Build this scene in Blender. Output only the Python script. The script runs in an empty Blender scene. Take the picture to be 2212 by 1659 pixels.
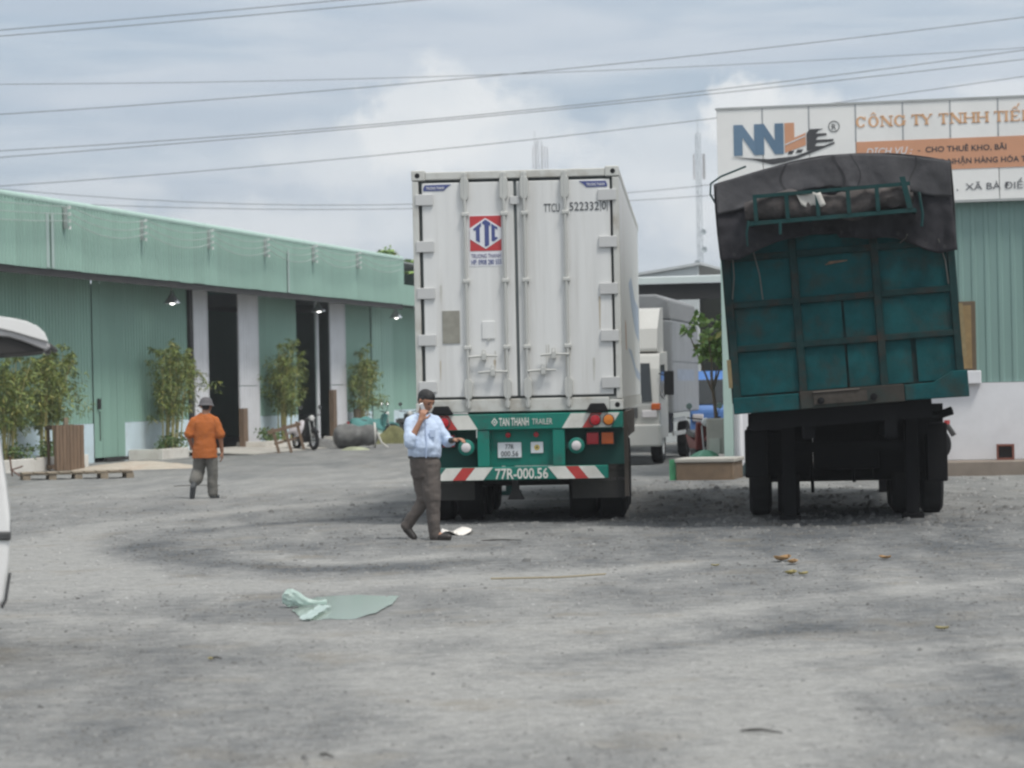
import bpy, bmesh, math, random
import numpy as np
from mathutils import Vector, Matrix, Euler
random.seed(7); RNG = np.random.default_rng(7)
R = math.radians
S = bpy.context.scene
COL = S.collection

# ---------------------------------------------------------------- camera
H, F_PX, ROLL, PITCH = 1.62, 5946.0, 0.021, 13 / 5946.0     # eye height; focal length in 2212-px picture units
fw = Vector((0, math.cos(PITCH), math.sin(PITCH))); up0 = Vector((0, -math.sin(PITCH), math.cos(PITCH))); rt0 = Vector((1, 0, 0))
cr = rt0 * math.cos(ROLL) - up0 * math.sin(ROLL); cu = up0 * math.cos(ROLL) + rt0 * math.sin(ROLL)
cam = bpy.data.cameras.new('camera'); cam_o = bpy.data.objects.new('camera', cam); COL.objects.link(cam_o); S.camera = cam_o
cam_o.matrix_world = Matrix(((cr.x, cu.x, -fw.x, 0), (cr.y, cu.y, -fw.y, 0), (cr.z, cu.z, -fw.z, H), (0, 0, 0, 1)))
cam.sensor_width = 36; cam.lens = 36 * F_PX / 2212; cam.clip_start = 0.2; cam.clip_end = 6000
cam.dof.use_dof = True; cam.dof.focus_distance = 31.5; cam.dof.aperture_fstop = 3.2

# ---------------------------------------------------------------- world: hazy bright sky, broken high cloud, two cumulus heads
W = bpy.data.worlds.new('World'); S.world = W; W.use_nodes = True
SUN_EL, SUN_AZ = 63, 138           # azimuth clockwise from +Y: high, behind the camera and to the right, veiled
def build_world():
    nt = W.node_tree; N = nt.nodes; L = nt.links; N.clear()
    out = N.new('ShaderNodeOutputWorld'); bg = N.new('ShaderNodeBackground'); bg.inputs[1].default_value = 0.104
    sky = N.new('ShaderNodeTexSky'); sky.sky_type = 'NISHITA'; sky.sun_disc = False
    sky.sun_elevation = R(SUN_EL); sky.sun_rotation = R(SUN_AZ); sky.air_density = 1.2; sky.dust_density = 2.5
    tc = N.new('ShaderNodeTexCoord'); sep = N.new('ShaderNodeSeparateXYZ'); L.new(tc.outputs['Generated'], sep.inputs[0])
    def math_(op, a, b=None, c=None, clamp=False):
        n = N.new('ShaderNodeMath'); n.operation = op; n.use_clamp = clamp
        for i, x in enumerate((a, b, c)):
            if x is None: continue
            if isinstance(x, (int, float)): n.inputs[i].default_value = x
            else: L.new(x, n.inputs[i])
        return n.outputs[0]
    def step(x, a, b):
        n = N.new('ShaderNodeMapRange'); n.interpolation_type = 'SMOOTHSTEP'; L.new(x, n.inputs[0])
        n.inputs[1].default_value = a; n.inputs[2].default_value = b; return n.outputs[0]
    def mix(f, a, b):
        n = N.new('ShaderNodeMix'); n.data_type = 'RGBA'
        if isinstance(f, (int, float)): n.inputs[0].default_value = f
        else: L.new(f, n.inputs[0])
        for i, x in ((6, a), (7, b)):
            if isinstance(x, tuple): n.inputs[i].default_value = (*x, 1)
            else: L.new(x, n.inputs[i])
        return n.outputs[2]
    def noise(sc, detail, rough, off, dist=0.0):
        m = N.new('ShaderNodeMapping'); m.inputs['Scale'].default_value = sc; m.inputs['Location'].default_value = off
        L.new(tc.outputs['Generated'], m.inputs[0])
        n = N.new('ShaderNodeTexNoise'); n.inputs['Scale'].default_value = 1; n.inputs['Detail'].default_value = detail
        n.inputs['Roughness'].default_value = rough; n.inputs['Distortion'].default_value = dist
        L.new(m.outputs[0], n.inputs['Vector']); return n.outputs[0]
    x, y, z = sep.outputs
    blue = mix(0.80, sky.outputs[0], (4.6, 5.6, 6.85))
    veil = noise((9, 9, 62), 6, 0.55, (3.1, 0.4, 1.7), 0.35)
    band = noise((4, 4, 38), 3, 0.5, (7.7, 2.4, 4.1), 0.2)
    veilm = step(math_('ADD', math_('MULTIPLY', veil, 0.65), math_('MULTIPLY', band, 0.35)), 0.40, 0.62)
    c = mix(math_('MULTIPLY', veilm, 0.85), blue, (6.4, 7.0, 7.65))
    grey = noise((5, 5, 50), 4, 0.5, (1.3, 8.8, 0.6), 0.3)
    c = mix(math_('MULTIPLY', step(grey, 0.47, 0.64), 0.40), c, (5.2, 5.85, 6.75))
    # cumulus heads standing over the horizon: soft ellipses in tangent space, edges broken up by noise
    ny = math_('MAXIMUM', y, 0.05); tx = math_('DIVIDE', x, ny); tz = math_('DIVIDE', z, ny)
    puff = noise((95, 95, 95), 5, 0.6, (0.2, 0.9, 0.3)); puff2 = noise((38, 38, 45), 4, 0.55, (5.2, 1.9, 2.3))
    wob = math_('ADD', math_('MULTIPLY', math_('SUBTRACT', puff, 0.5), 0.9), math_('MULTIPLY', math_('SUBTRACT', puff2, 0.5), 1.3))
    front = step(y, 0.3, 0.6)
    def tan(u, v):
        d = fw + cr * ((u - 1106) / F_PX) + cu * ((829.5 - v) / F_PX); return d.x / d.y, d.z / d.y
    for (u, v, ru, rv, soft, amt) in ((930, 260, 150, 115, .55, .75), (1050, 300, 190, 95, .9, .6), (760, 340, 210, 70, 1.2, .5), (1610, 245, 95, 95, .45, .85),
                                (1690, 260, 120, 80, .7, .7), (1480, 360, 210, 120, 1.3, .5), (1620, 470, 160, 80, 1., .5), (560, 500, 420, 55, 1.3, .6), (200, 420, 160, 40, 1., .4), (2200, 190, 120, 22, .9, .5)):
        cx, cz = tan(u, v)
        ex = math_('DIVIDE', math_('SUBTRACT', tx, cx), ru / F_PX); ez = math_('DIVIDE', math_('SUBTRACT', tz, cz), rv / F_PX)
        r = math_('SQRT', math_('ADD', math_('MULTIPLY', ex, ex), math_('MULTIPLY', ez, ez)))
        r = math_('ADD', r, wob)
        m = step(r, 1.0 + soft * .45, 1.0 - soft * .45)
        m = math_('MULTIPLY', math_('MULTIPLY', m, front), amt)
        c = mix(m, c, (8.3, 8.55, 8.7))
    low = step(z, 0.075, 0.0)                       # paler towards the horizon all the way round
    c = mix(math_('MULTIPLY', low, 0.55), c, (7.4, 8.05, 8.55))
    topm = step(z, 0.16, 0.75)                       # thick bright cloud overhead
    c = mix(math_('MULTIPLY', topm, 0.85), c, (9.6, 10.0, 10.4))
    L.new(c, bg.inputs[0]); L.new(bg.outputs[0], out.inputs[0])
build_world()
sun = bpy.data.lights.new('sun', 'SUN'); sun.energy = 2.7; sun.angle = R(14); sun.color = (1, .965, .91)
sun_o = bpy.data.objects.new('sun', sun); COL.objects.link(sun_o)
sd = Vector((math.sin(R(SUN_AZ)) * math.cos(R(SUN_EL)), math.cos(R(SUN_AZ)) * math.cos(R(SUN_EL)), math.sin(R(SUN_EL))))
sun_o.rotation_euler = sd.to_track_quat('Z', 'Y').to_euler(); sun_o.location = (20, 20, 40)
S.view_settings.view_transform = 'Standard'; S.view_settings.look = 'None'; S.view_settings.exposure = 0.0; S.view_settings.gamma = 1
S.view_settings.use_curve_mapping = False
S.render.engine = 'CYCLES'; S.cycles.use_denoising = True; S.cycles.max_bounces = 6; S.cycles.filter_width = 2.4
S.cycles.sample_clamp_indirect = 6

# ---------------------------------------------------------------- helpers
def ray(u, v): return fw + cr * ((u - 1106) / F_PX) + cu * ((829.5 - v) / F_PX)
def P(u, v, d):
    r = ray(u, v); return Vector((0, 0, H)) + r * (d / r.y)
def G(u, v, z=0.0):
    r = ray(u, v); t = (z - H) / r.z; return Vector((0, 0, H)) + r * t

def tag(o, label=None, cat=None, group=None, kind=None):
    if label: o['label'] = label
    if cat: o['category'] = cat
    if group: o['group'] = group
    if kind: o['kind'] = kind
    return o
def thing(name, label, cat, loc=(0, 0, 0), rz=0.0, group=None):
    o = bpy.data.objects.new(name, None); COL.objects.link(o); o.empty_display_size = .2
    o.location = loc; o.rotation_euler = (0, 0, rz); return tag(o, label, cat, group)
def copy_tree(o, parent=None):
    c = o.copy(); COL.objects.link(c)
    if parent: c.parent = parent
    for ch in list(o.children): copy_tree(ch, c)
    return c
def dup(o, name, parent, loc=None):
    c = o.copy(); c.name = name; COL.objects.link(c); c.parent = parent
    if loc is not None: c.location = loc
    return c

MATS = {}
def M(name, col, rough=.6, metal=0.0, var=.10, scale=2.0, stretch=(1, 1, 1), bump=0.0, bscale=40, dirt=None, damt=.35, dscale=1.2, rv=0.0, trans=0.0, spec=.5, emit=None):
    if name in MATS: return MATS[name]
    m = bpy.data.materials.new(name); m.use_nodes = True; nt = m.node_tree; N = nt.nodes; L = nt.links
    b = N['Principled BSDF']; b.inputs['Roughness'].default_value = rough; b.inputs['Metallic'].default_value = metal
    b.inputs['Specular IOR Level'].default_value = spec
    if trans: b.inputs['Transmission Weight'].default_value = trans
    tc = N.new('ShaderNodeTexCoord'); mp = N.new('ShaderNodeMapping'); mp.inputs['Scale'].default_value = stretch; L.new(tc.outputs['Object'], mp.inputs[0])
    n = N.new('ShaderNodeTexNoise'); n.inputs['Scale'].default_value = scale; n.inputs['Detail'].default_value = 6; n.inputs['Roughness'].default_value = .6
    L.new(mp.outputs[0], n.inputs['Vector'])
    mr = N.new('ShaderNodeMapRange'); mr.inputs[1].default_value = .25; mr.inputs[2].default_value = .75; mr.inputs[3].default_value = 1 - var; mr.inputs[4].default_value = 1 + var
    L.new(n.outputs[0], mr.inputs[0]); val = mr.outputs[0]
    if rv:
        oi = N.new('ShaderNodeObjectInfo'); m2 = N.new('ShaderNodeMapRange'); m2.inputs[3].default_value = 1 - rv; m2.inputs[4].default_value = 1 + rv
        L.new(oi.outputs['Random'], m2.inputs[0]); mm = N.new('ShaderNodeMath'); mm.operation = 'MULTIPLY'; L.new(val, mm.inputs[0]); L.new(m2.outputs[0], mm.inputs[1]); val = mm.outputs[0]
    vm = N.new('ShaderNodeVectorMath'); vm.operation = 'SCALE'; vm.inputs[0].default_value = col; L.new(val, vm.inputs['Scale'])
    c = vm.outputs[0]
    if dirt:
        n2 = N.new('ShaderNodeTexNoise'); n2.inputs['Scale'].default_value = dscale; n2.inputs['Detail'].default_value = 8; n2.inputs['Roughness'].default_value = .68
        mp2 = N.new('ShaderNodeMapping'); mp2.inputs['Scale'].default_value = stretch; mp2.inputs['Location'].default_value = (3.3, 1.7, 5.1); L.new(tc.outputs['Object'], mp2.inputs[0]); L.new(mp2.outputs[0], n2.inputs['Vector'])
        r2 = N.new('ShaderNodeMapRange'); r2.interpolation_type = 'SMOOTHSTEP'; r2.inputs[1].default_value = .45; r2.inputs[2].default_value = .72; r2.inputs[4].default_value = damt; L.new(n2.outputs[0], r2.inputs[0])
        mx = N.new('ShaderNodeMix'); mx.data_type = 'RGBA'; L.new(r2.outputs[0], mx.inputs[0]); L.new(c, mx.inputs[6]); mx.inputs[7].default_value = (*dirt, 1); c = mx.outputs[2]
    L.new(c, b.inputs['Base Color'])
    if emit: L.new(c, b.inputs['Emission Color']); b.inputs['Emission Strength'].default_value = emit
    if bump:
        n3 = N.new('ShaderNodeTexNoise'); n3.inputs['Scale'].default_value = bscale; n3.inputs['Detail'].default_value = 5; L.new(mp.outputs[0], n3.inputs['Vector'])
        bp = N.new('ShaderNodeBump'); bp.inputs['Strength'].default_value = bump; bp.inputs['Distance'].default_value = .02; L.new(n3.outputs[0], bp.inputs['Height']); L.new(bp.outputs[0], b.inputs['Normal'])
    MATS[name] = m; return m

class MB:
    def __init__(s, T=None): s.v = []; s.f = []; s.fm = []; s.fs = []; s.mats = []; s.T = T
    def mi(s, m):
        if m not in s.mats: s.mats.append(m)
        return s.mats.index(m)
    def add(s, vs, fs, m, smooth=False):
        k = len(s.v); s.v += [tuple(v) for v in vs]; i = s.mi(m)
        for f in fs: s.f.append([k + a for a in f]); s.fm.append(i); s.fs.append(smooth)
        return s
    def box(s, x0, x1, y0, y1, z0, z1, m):
        vs = [(x, y, z) for x in (x0, x1) for y in (y0, y1) for z in (z0, z1)]
        return s.add(vs, [(0, 1, 3, 2), (4, 6, 7, 5), (0, 4, 5, 1), (2, 3, 7, 6), (0, 2, 6, 4), (1, 5, 7, 3)], m)
    def prism(s, poly, y0, y1, m):           # polygon (x, z), counter-clockwise seen from -y, extruded from y0 to y1
        n = len(poly); vs = [(x, y0, z) for x, z in poly] + [(x, y1, z) for x, z in poly]
        fs = [tuple(range(n)), tuple(range(2 * n - 1, n - 1, -1))] + [(i, i + n, (i + 1) % n + n, (i + 1) % n) for i in range(n)]
        return s.add(vs, fs, m)
    def prismx(s, poly, x0, x1, m, smooth=False):          # polygon (y, z) extruded along x
        n = len(poly); vs = [(x0, y, z) for y, z in poly] + [(x1, y, z) for y, z in poly]
        fs = [tuple(range(n - 1, -1, -1)), tuple(range(n, 2 * n))]; s.add(vs, fs, m)
        return s.add(vs, [(i, (i + 1) % n, (i + 1) % n + n, i + n) for i in range(n)], m, smooth)
    def tube(s, pts, r, m, n=8, flat=None):
        pts = [Vector(p) for p in pts]; k = len(pts); rs = r if isinstance(r, (list, tuple)) else [r] * k
        t0 = (pts[1] - pts[0]).normalized(); a = t0.orthogonal().normalized(); vs = []
        for i, p in enumerate(pts):
            t = ((pts[min(i + 1, k - 1)] - pts[max(i - 1, 0)])).normalized(); a = (a - t * a.dot(t)).normalized(); b = t.cross(a)
            for j in range(n):
                q = 2 * math.pi * j / n; vs.append(p + (a * math.cos(q) + b * math.sin(q)) * rs[i])
        s.add(vs, [(i * n + j, i * n + (j + 1) % n, (i + 1) * n + (j + 1) % n, (i + 1) * n + j) for i in range(k - 1) for j in range(n)], m, True)
        return s.add(vs, [tuple(range(n - 1, -1, -1)), tuple(range((k - 1) * n, k * n))], m)
    def lathe(s, prof, o, ax, m, n=20, smooth=True):      # prof: (radius, height) along the axis
        o = Vector(o); A = {'x': Vector((1, 0, 0)), 'y': Vector((0, 1, 0)), 'z': Vector((0, 0, 1))}[ax] if isinstance(ax, str) else Vector(ax).normalized()
        b = A.orthogonal().normalized(); c = A.cross(b); vs = []; k = len(prof)
        for r, h in prof:
            for j in range(n):
                q = 2 * math.pi * j / n; vs.append(o + A * h + (b * math.cos(q) + c * math.sin(q)) * max(r, 1e-4))
        return s.add(vs, [(i * n + j, i * n + (j + 1) % n, (i + 1) * n + (j + 1) % n, (i + 1) * n + j) for i in range(k - 1) for j in range(n)], m, smooth)
    def ball(s, c, r, m, n=12, k=7):
        c = Vector(c); rx, ry, rz = r if isinstance(r, (tuple, list)) else (r, r, r); vs = []
        for i in range(k + 1):
            p = math.pi * i / k; q = max(math.sin(p), 1e-3)
            for j in range(n): a = 2 * math.pi * j / n; vs.append((c.x + rx * q * math.cos(a), c.y + ry * q * math.sin(a), c.z - rz * math.cos(p)))
        return s.add(vs, [(i * n + j, i * n + (j + 1) % n, (i + 1) * n + (j + 1) % n, (i + 1) * n + j) for i in range(k) for j in range(n)], m, True)
    def grid(s, fn, nu, nv, m, smooth=True):
        vs = [fn(i / nu, j / nv) for j in range(nv + 1) for i in range(nu + 1)]
        return s.add(vs, [(j * (nu + 1) + i, j * (nu + 1) + i + 1, (j + 1) * (nu + 1) + i + 1, (j + 1) * (nu + 1) + i) for j in range(nv) for i in range(nu)], m, smooth)
    def build(s, name, parent=None, bevel=0.0, solid=0.0, sharp=40, segs=2):
        me = bpy.data.meshes.new(name); vs = s.v
        if s.T is not None: vs = [tuple(s.T @ Vector(v)) for v in vs]
        me.from_pydata(vs, [], s.f)
        for m in s.mats: me.materials.append(m)
        me.polygons.foreach_set('material_index', s.fm); me.polygons.foreach_set('use_smooth', s.fs); me.update()
        if any(s.fs): me.set_sharp_from_angle(angle=R(sharp))
        o = bpy.data.objects.new(name, me); COL.objects.link(o)
        if parent is not None: o.parent = parent
        if solid:
            q = o.modifiers.new('solid', 'SOLIDIFY'); q.thickness = solid; q.offset = 0
        if bevel:
            q = o.modifiers.new('bevel', 'BEVEL'); q.width = bevel; q.segments = segs; q.limit_method = 'ANGLE'; q.angle_limit = R(35)
        return o

def text(body, x, z, y, m, parent, w=None, h=.1, name='lettering', rot=None, bold=0.0, shear=0.0, T=None, align='LEFT'):
    """flat lettering standing in the local xz plane at depth y, facing -y; h = capital height, w = total width"""
    cu_ = bpy.data.curves.new('t', 'FONT'); cu_.body = body; cu_.size = 1; cu_.extrude = .004; cu_.offset = bold; cu_.resolution_u = 3; cu_.shear = shear
    to = bpy.data.objects.new('t', cu_); COL.objects.link(to); bpy.context.view_layer.update()
    me = bpy.data.meshes.new_from_object(to.evaluated_get(bpy.context.evaluated_depsgraph_get())); bpy.data.objects.remove(to)
    n = len(me.vertices); co = np.zeros(n * 3); me.vertices.foreach_get('co', co); co = co.reshape(-1, 3)
    x0, x1 = co[:, 0].min(), co[:, 0].max(); sc = h / .729
    wd = (x1 - x0) * sc; kx = sc * (w / wd if w else 1); X = (co[:, 0] - x0) * kx
    if align == 'CENTER': X -= (x1 - x0) * kx / 2
    out = np.stack([x + X, np.full(n, y) - co[:, 2] * .5, z + co[:, 1] * sc], 1)
    if T is not None: out = np.array([tuple(T @ Vector(p)) for p in out])
    me.vertices.foreach_set('co', out.reshape(-1)); me.materials.clear(); me.materials.append(m); me.update(); me.name = name
    o = bpy.data.objects.new(name, me); COL.objects.link(o); o.parent = parent; return o

def bake(o, name, mats=None):
    """replace an object's modifiers by their result"""
    bpy.context.view_layer.update()
    me = bpy.data.meshes.new_from_object(o.evaluated_get(bpy.context.evaluated_depsgraph_get())); o.modifiers.clear(); old = o.data; o.data = me; me.name = name
    bpy.data.meshes.remove(old); return o

# value noise in numpy, for ground tone and stone spread
_T = RNG.random((256, 256))
def vnoise(x, y):
    x = np.asarray(x, float); y = np.asarray(y, float); xi = np.floor(x).astype(int); yi = np.floor(y).astype(int); fx = x - xi; fy = y - yi
    fx = fx * fx * (3 - 2 * fx); fy = fy * fy * (3 - 2 * fy); a = _T[xi % 256, yi % 256]; b = _T[(xi + 1) % 256, yi % 256]; c = _T[xi % 256, (yi + 1) % 256]; d = _T[(xi + 1) % 256, (yi + 1) % 256]
    return (a * (1 - fx) + b * fx) * (1 - fy) + (c * (1 - fx) + d * fx) * fy
def fbm(x, y, o=4):
    s = 0; a = .5; t = 0
    for i in range(o): s = s + a * vnoise(x * 2 ** i + 17.3 * i, y * 2 ** i + 5.1 * i); t += a; a *= .55
    return s / t

# ---------------------------------------------------------------- common materials
black = M('black_rubber', (.016, .016, .017), .85, bump=.2, spec=.25); steel_dk = M('dark_dirty_steel', (.03, .029, .028), .7, dirt=(.07, .06, .05), damt=.5)
glass_dk = M('dark_glass', (.015, .02, .022), .12, spec=.6); chrome = M('bright_metal', (.6, .6, .6), .25, 1.0, var=.05)
white = M('white_paint', (.74, .74, .72), .45, dirt=(.45, .43, .39), damt=.25); grey_metal = M('grey_galvanised_metal', (.42, .43, .42), .5, .2, dirt=(.25, .24, .22))
dkgrey = M('dark_grey', (.08, .08, .08), .7); wood = M('weathered_wood', (.20, .135, .09), .85, var=.3, stretch=(14, 14, 1), scale=2, bump=.3)
wood2 = M('grey_old_wood', (.27, .22, .16), .85, var=.35, scale=4, bump=.3); conc = M('concrete', (.42, .40, .36), .9, var=.18, scale=3, dirt=(.26, .23, .19), bump=.3)
red_p = M('red_paint', (.42, .035, .035), .5); soil = M('soil', (.12, .085, .055), .95, var=.3, bump=.6)

# ---------------------------------------------------------------- ground: one sheet, packed grey gravel with dusty lanes
_pat = []
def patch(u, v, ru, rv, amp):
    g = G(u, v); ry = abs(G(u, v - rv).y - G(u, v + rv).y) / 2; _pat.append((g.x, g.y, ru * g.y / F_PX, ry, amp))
for a in ((330, 1180, 60, 10, -.6), (560, 1190, 300, 14, -.42), (820, 1225, 260, 14, -.38), (650, 1105, 420, 22, -.30), (1190, 1118, 230, 22, -.45), (1520, 1090, 260, 45, -.50), (1900, 1130, 420, 40, -.52), (1800, 1200, 500, 45, -.33),  # dark patch at the container trailer: dark stone plus its shadow painted in
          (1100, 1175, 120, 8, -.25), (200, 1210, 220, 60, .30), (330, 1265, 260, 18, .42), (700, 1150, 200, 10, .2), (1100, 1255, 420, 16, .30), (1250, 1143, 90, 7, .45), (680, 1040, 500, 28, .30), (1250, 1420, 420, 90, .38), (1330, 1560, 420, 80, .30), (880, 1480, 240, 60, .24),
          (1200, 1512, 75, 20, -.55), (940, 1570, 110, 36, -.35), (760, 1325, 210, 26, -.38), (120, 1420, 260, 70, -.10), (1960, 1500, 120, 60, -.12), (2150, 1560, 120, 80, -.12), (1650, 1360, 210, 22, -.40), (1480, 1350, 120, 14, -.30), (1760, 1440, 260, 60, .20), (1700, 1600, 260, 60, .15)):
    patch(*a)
_trk = []
def track(pts, w, a):      # wheel tracks: smooth curves through ground points
    g = [G(u, v) for u, v in pts]; out = []
    for i in range(len(g) - 1):
        p0, p1, p2, p3 = g[max(i - 1, 0)], g[i], g[i + 1], g[min(i + 2, len(g) - 1)]
        for k in range(5): t = k / 5; out.append(.5 * ((2 * p1) + (p2 - p0) * t + (2 * p0 - 5 * p1 + 4 * p2 - p3) * t * t + (3 * p1 - p0 - 3 * p2 + p3) * t ** 3))
    out.append(g[-1]); _trk.append((out, w, a))
track(((960, 1108), (640, 1128), (400, 1150), (300, 1178), (360, 1205), (560, 1222), (800, 1226), (1000, 1212)), .42, -.34); track(((1250, 1075), (820, 1082), (420, 1112), (120, 1165), (110, 1215), (330, 1262), (720, 1262), (1150, 1240), (1500, 1215)), .5, .26)
track(((560, 1190), (620, 1205), (760, 1212), (920, 1200)), .3, .2); track(((-100, 1330), (300, 1345), (700, 1380), (1300, 1350), (1900, 1280), (2300, 1240)), .28, .16); track(((-100, 1390), (300, 1410), (760, 1440), (1400, 1400), (2000, 1320), (2350, 1275)), .22, -.16)
track(((400, 1700), (760, 1540), (1200, 1430), (1640, 1370), (2300, 1330)), .20, -.15); track(((560, 1700), (900, 1580), (1330, 1470), (1760, 1410), (2300, 1375)), .2, .16); track(((1500, 1700), (1620, 1560), (1800, 1470), (2300, 1400)), .2, .14)
def dust_shade(x, y):
    x = np.asarray(x, float); y = np.asarray(y, float)
    d = .60 + (fbm(x * .9 + 40, y * .22 + 3, 4) - .5) * .5 + (fbm(x * 3.4 + 9, y * .75 + 30, 4) - .5) * .8
    for pl, w_, a in _trk:
        dm = np.full(np.broadcast(x, y).shape, 1e9)
        for p, q in zip(pl, pl[1:]):
            ex, ey = q.x - p.x, q.y - p.y; t = np.clip(((x - p.x) * ex + (y - p.y) * ey) / (ex * ex + ey * ey), 0, 1); dm = np.minimum(dm, (x - p.x - ex * t) ** 2 + (y - p.y - ey * t) ** 2)
        d = d + (2.1 if a > 0 else 1.25) * a * np.exp(-dm / (w_ * (.7 + .6 * vnoise(x * 1.5, y * .7))) ** 2)
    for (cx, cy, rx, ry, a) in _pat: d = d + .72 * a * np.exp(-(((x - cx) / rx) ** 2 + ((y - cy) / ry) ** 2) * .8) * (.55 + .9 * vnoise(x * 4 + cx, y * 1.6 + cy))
    return np.clip(d, 0, 1)
PUD = (G(752, 1312), .62, 1.15)     # puddle centre and half sizes
def ground_z(x, y):
    z = (fbm(x * .5, y * .25, 3) - .5) * .05 + (fbm(x * 1.7 + 50, y * 1.1, 3) - .5) * .025
    k = np.exp(-((((x - PUD[0].x) / .75) ** 2 + ((y - PUD[0].y) / 1.45) ** 2)) ** 2)
    return z * np.clip((90 - y) / 30, 0, 1) * (1 - k) - .018 * k
def make_ground():
    xs = np.concatenate([[-1500, -500, -200, -90, -50, -35, -28, -22], np.arange(-18, 10, .22), [11, 13, 16, 20, 28, 40, 60, 100, 250, 600, 1500]])
    ys = np.concatenate([[-300, -60, -15, 0, 5, 8], np.arange(10, 40, .2), np.arange(40, 100, .8), [104, 112, 125, 150, 200, 300, 500, 900, 1600, 3000]])
    X, Y = np.meshgrid(xs, ys); Z = ground_z(X, Y); nx, ny = len(xs), len(ys)
    idx = np.arange(nx * ny).reshape(ny, nx); fs = np.stack([idx[:-1, :-1], idx[:-1, 1:], idx[1:, 1:], idx[1:, :-1]], -1).reshape(-1, 4)
    me = bpy.data.meshes.new('ground'); me.from_pydata(np.stack([X, Y, Z], -1).reshape(-1, 3).tolist(), [], fs.tolist()); me.polygons.foreach_set('use_smooth', [True] * len(fs))
    at = me.attributes.new('dust_shade', 'FLOAT', 'POINT'); at.data.foreach_set('value', dust_shade(X, Y).reshape(-1).astype('f4'))
    m = bpy.data.materials.new('packed_gravel'); m.use_nodes = True; nt = m.node_tree; N = nt.nodes; L = nt.links; b = N['Principled BSDF']; b.inputs['Roughness'].default_value = .92; b.inputs['Specular IOR Level'].default_value = .25
    tc = N.new('ShaderNodeTexCoord'); at = N.new('ShaderNodeAttribute'); at.attribute_name = 'dust_shade'
    def noi(s, d, r=.6):
        n = N.new('ShaderNodeTexNoise'); n.inputs['Scale'].default_value = s; n.inputs['Detail'].default_value = d; n.inputs['Roughness'].default_value = r; L.new(tc.outputs['Object'], n.inputs['Vector']); return n.outputs[0]
    def mth(op, a, b_):
        n = N.new('ShaderNodeMath'); n.operation = op
        for i, q in enumerate((a, b_)):
            if isinstance(q, (int, float)): n.inputs[i].default_value = q
            else: L.new(q, n.inputs[i])
        return n.outputs[0]
    vo = N.new('ShaderNodeTexVoronoi'); vo.inputs['Scale'].default_value = 38; L.new(tc.outputs['Object'], vo.inputs['Vector'])
    vo2 = N.new('ShaderNodeTexVoronoi'); vo2.inputs['Scale'].default_value = 14; L.new(tc.outputs['Object'], vo2.inputs['Vector'])
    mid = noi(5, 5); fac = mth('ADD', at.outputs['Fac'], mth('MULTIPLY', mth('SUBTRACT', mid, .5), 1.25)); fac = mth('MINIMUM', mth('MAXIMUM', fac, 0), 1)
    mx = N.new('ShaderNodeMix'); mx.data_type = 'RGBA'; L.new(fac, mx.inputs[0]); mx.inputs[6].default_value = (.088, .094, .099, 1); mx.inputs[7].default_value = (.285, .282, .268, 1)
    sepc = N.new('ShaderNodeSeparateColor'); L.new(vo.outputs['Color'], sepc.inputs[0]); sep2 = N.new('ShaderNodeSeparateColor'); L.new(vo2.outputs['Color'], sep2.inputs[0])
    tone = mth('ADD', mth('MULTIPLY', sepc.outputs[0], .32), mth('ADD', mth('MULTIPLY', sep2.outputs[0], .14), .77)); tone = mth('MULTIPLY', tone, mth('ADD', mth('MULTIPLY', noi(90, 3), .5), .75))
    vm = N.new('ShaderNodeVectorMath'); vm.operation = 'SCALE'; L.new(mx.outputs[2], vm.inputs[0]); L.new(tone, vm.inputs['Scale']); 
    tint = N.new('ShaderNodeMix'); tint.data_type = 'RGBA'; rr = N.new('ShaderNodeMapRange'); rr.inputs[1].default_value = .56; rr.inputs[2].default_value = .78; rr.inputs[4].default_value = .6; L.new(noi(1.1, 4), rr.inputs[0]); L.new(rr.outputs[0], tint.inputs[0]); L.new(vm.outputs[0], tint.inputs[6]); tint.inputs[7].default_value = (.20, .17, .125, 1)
    L.new(tint.outputs[2], b.inputs['Base Color'])
    bp = N.new('ShaderNodeBump'); bp.inputs['Strength'].default_value = .7; bp.inputs['Distance'].default_value = .012; L.new(mth('ADD', mth('MULTIPLY', vo.outputs['Distance'], -1.0), noi(60, 4)), bp.inputs['Height']); L.new(bp.outputs[0], b.inputs['Normal'])
    me.materials.append(m); o = bpy.data.objects.new('ground', me); COL.objects.link(o); tag(o, kind='structure')
make_ground()

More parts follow.
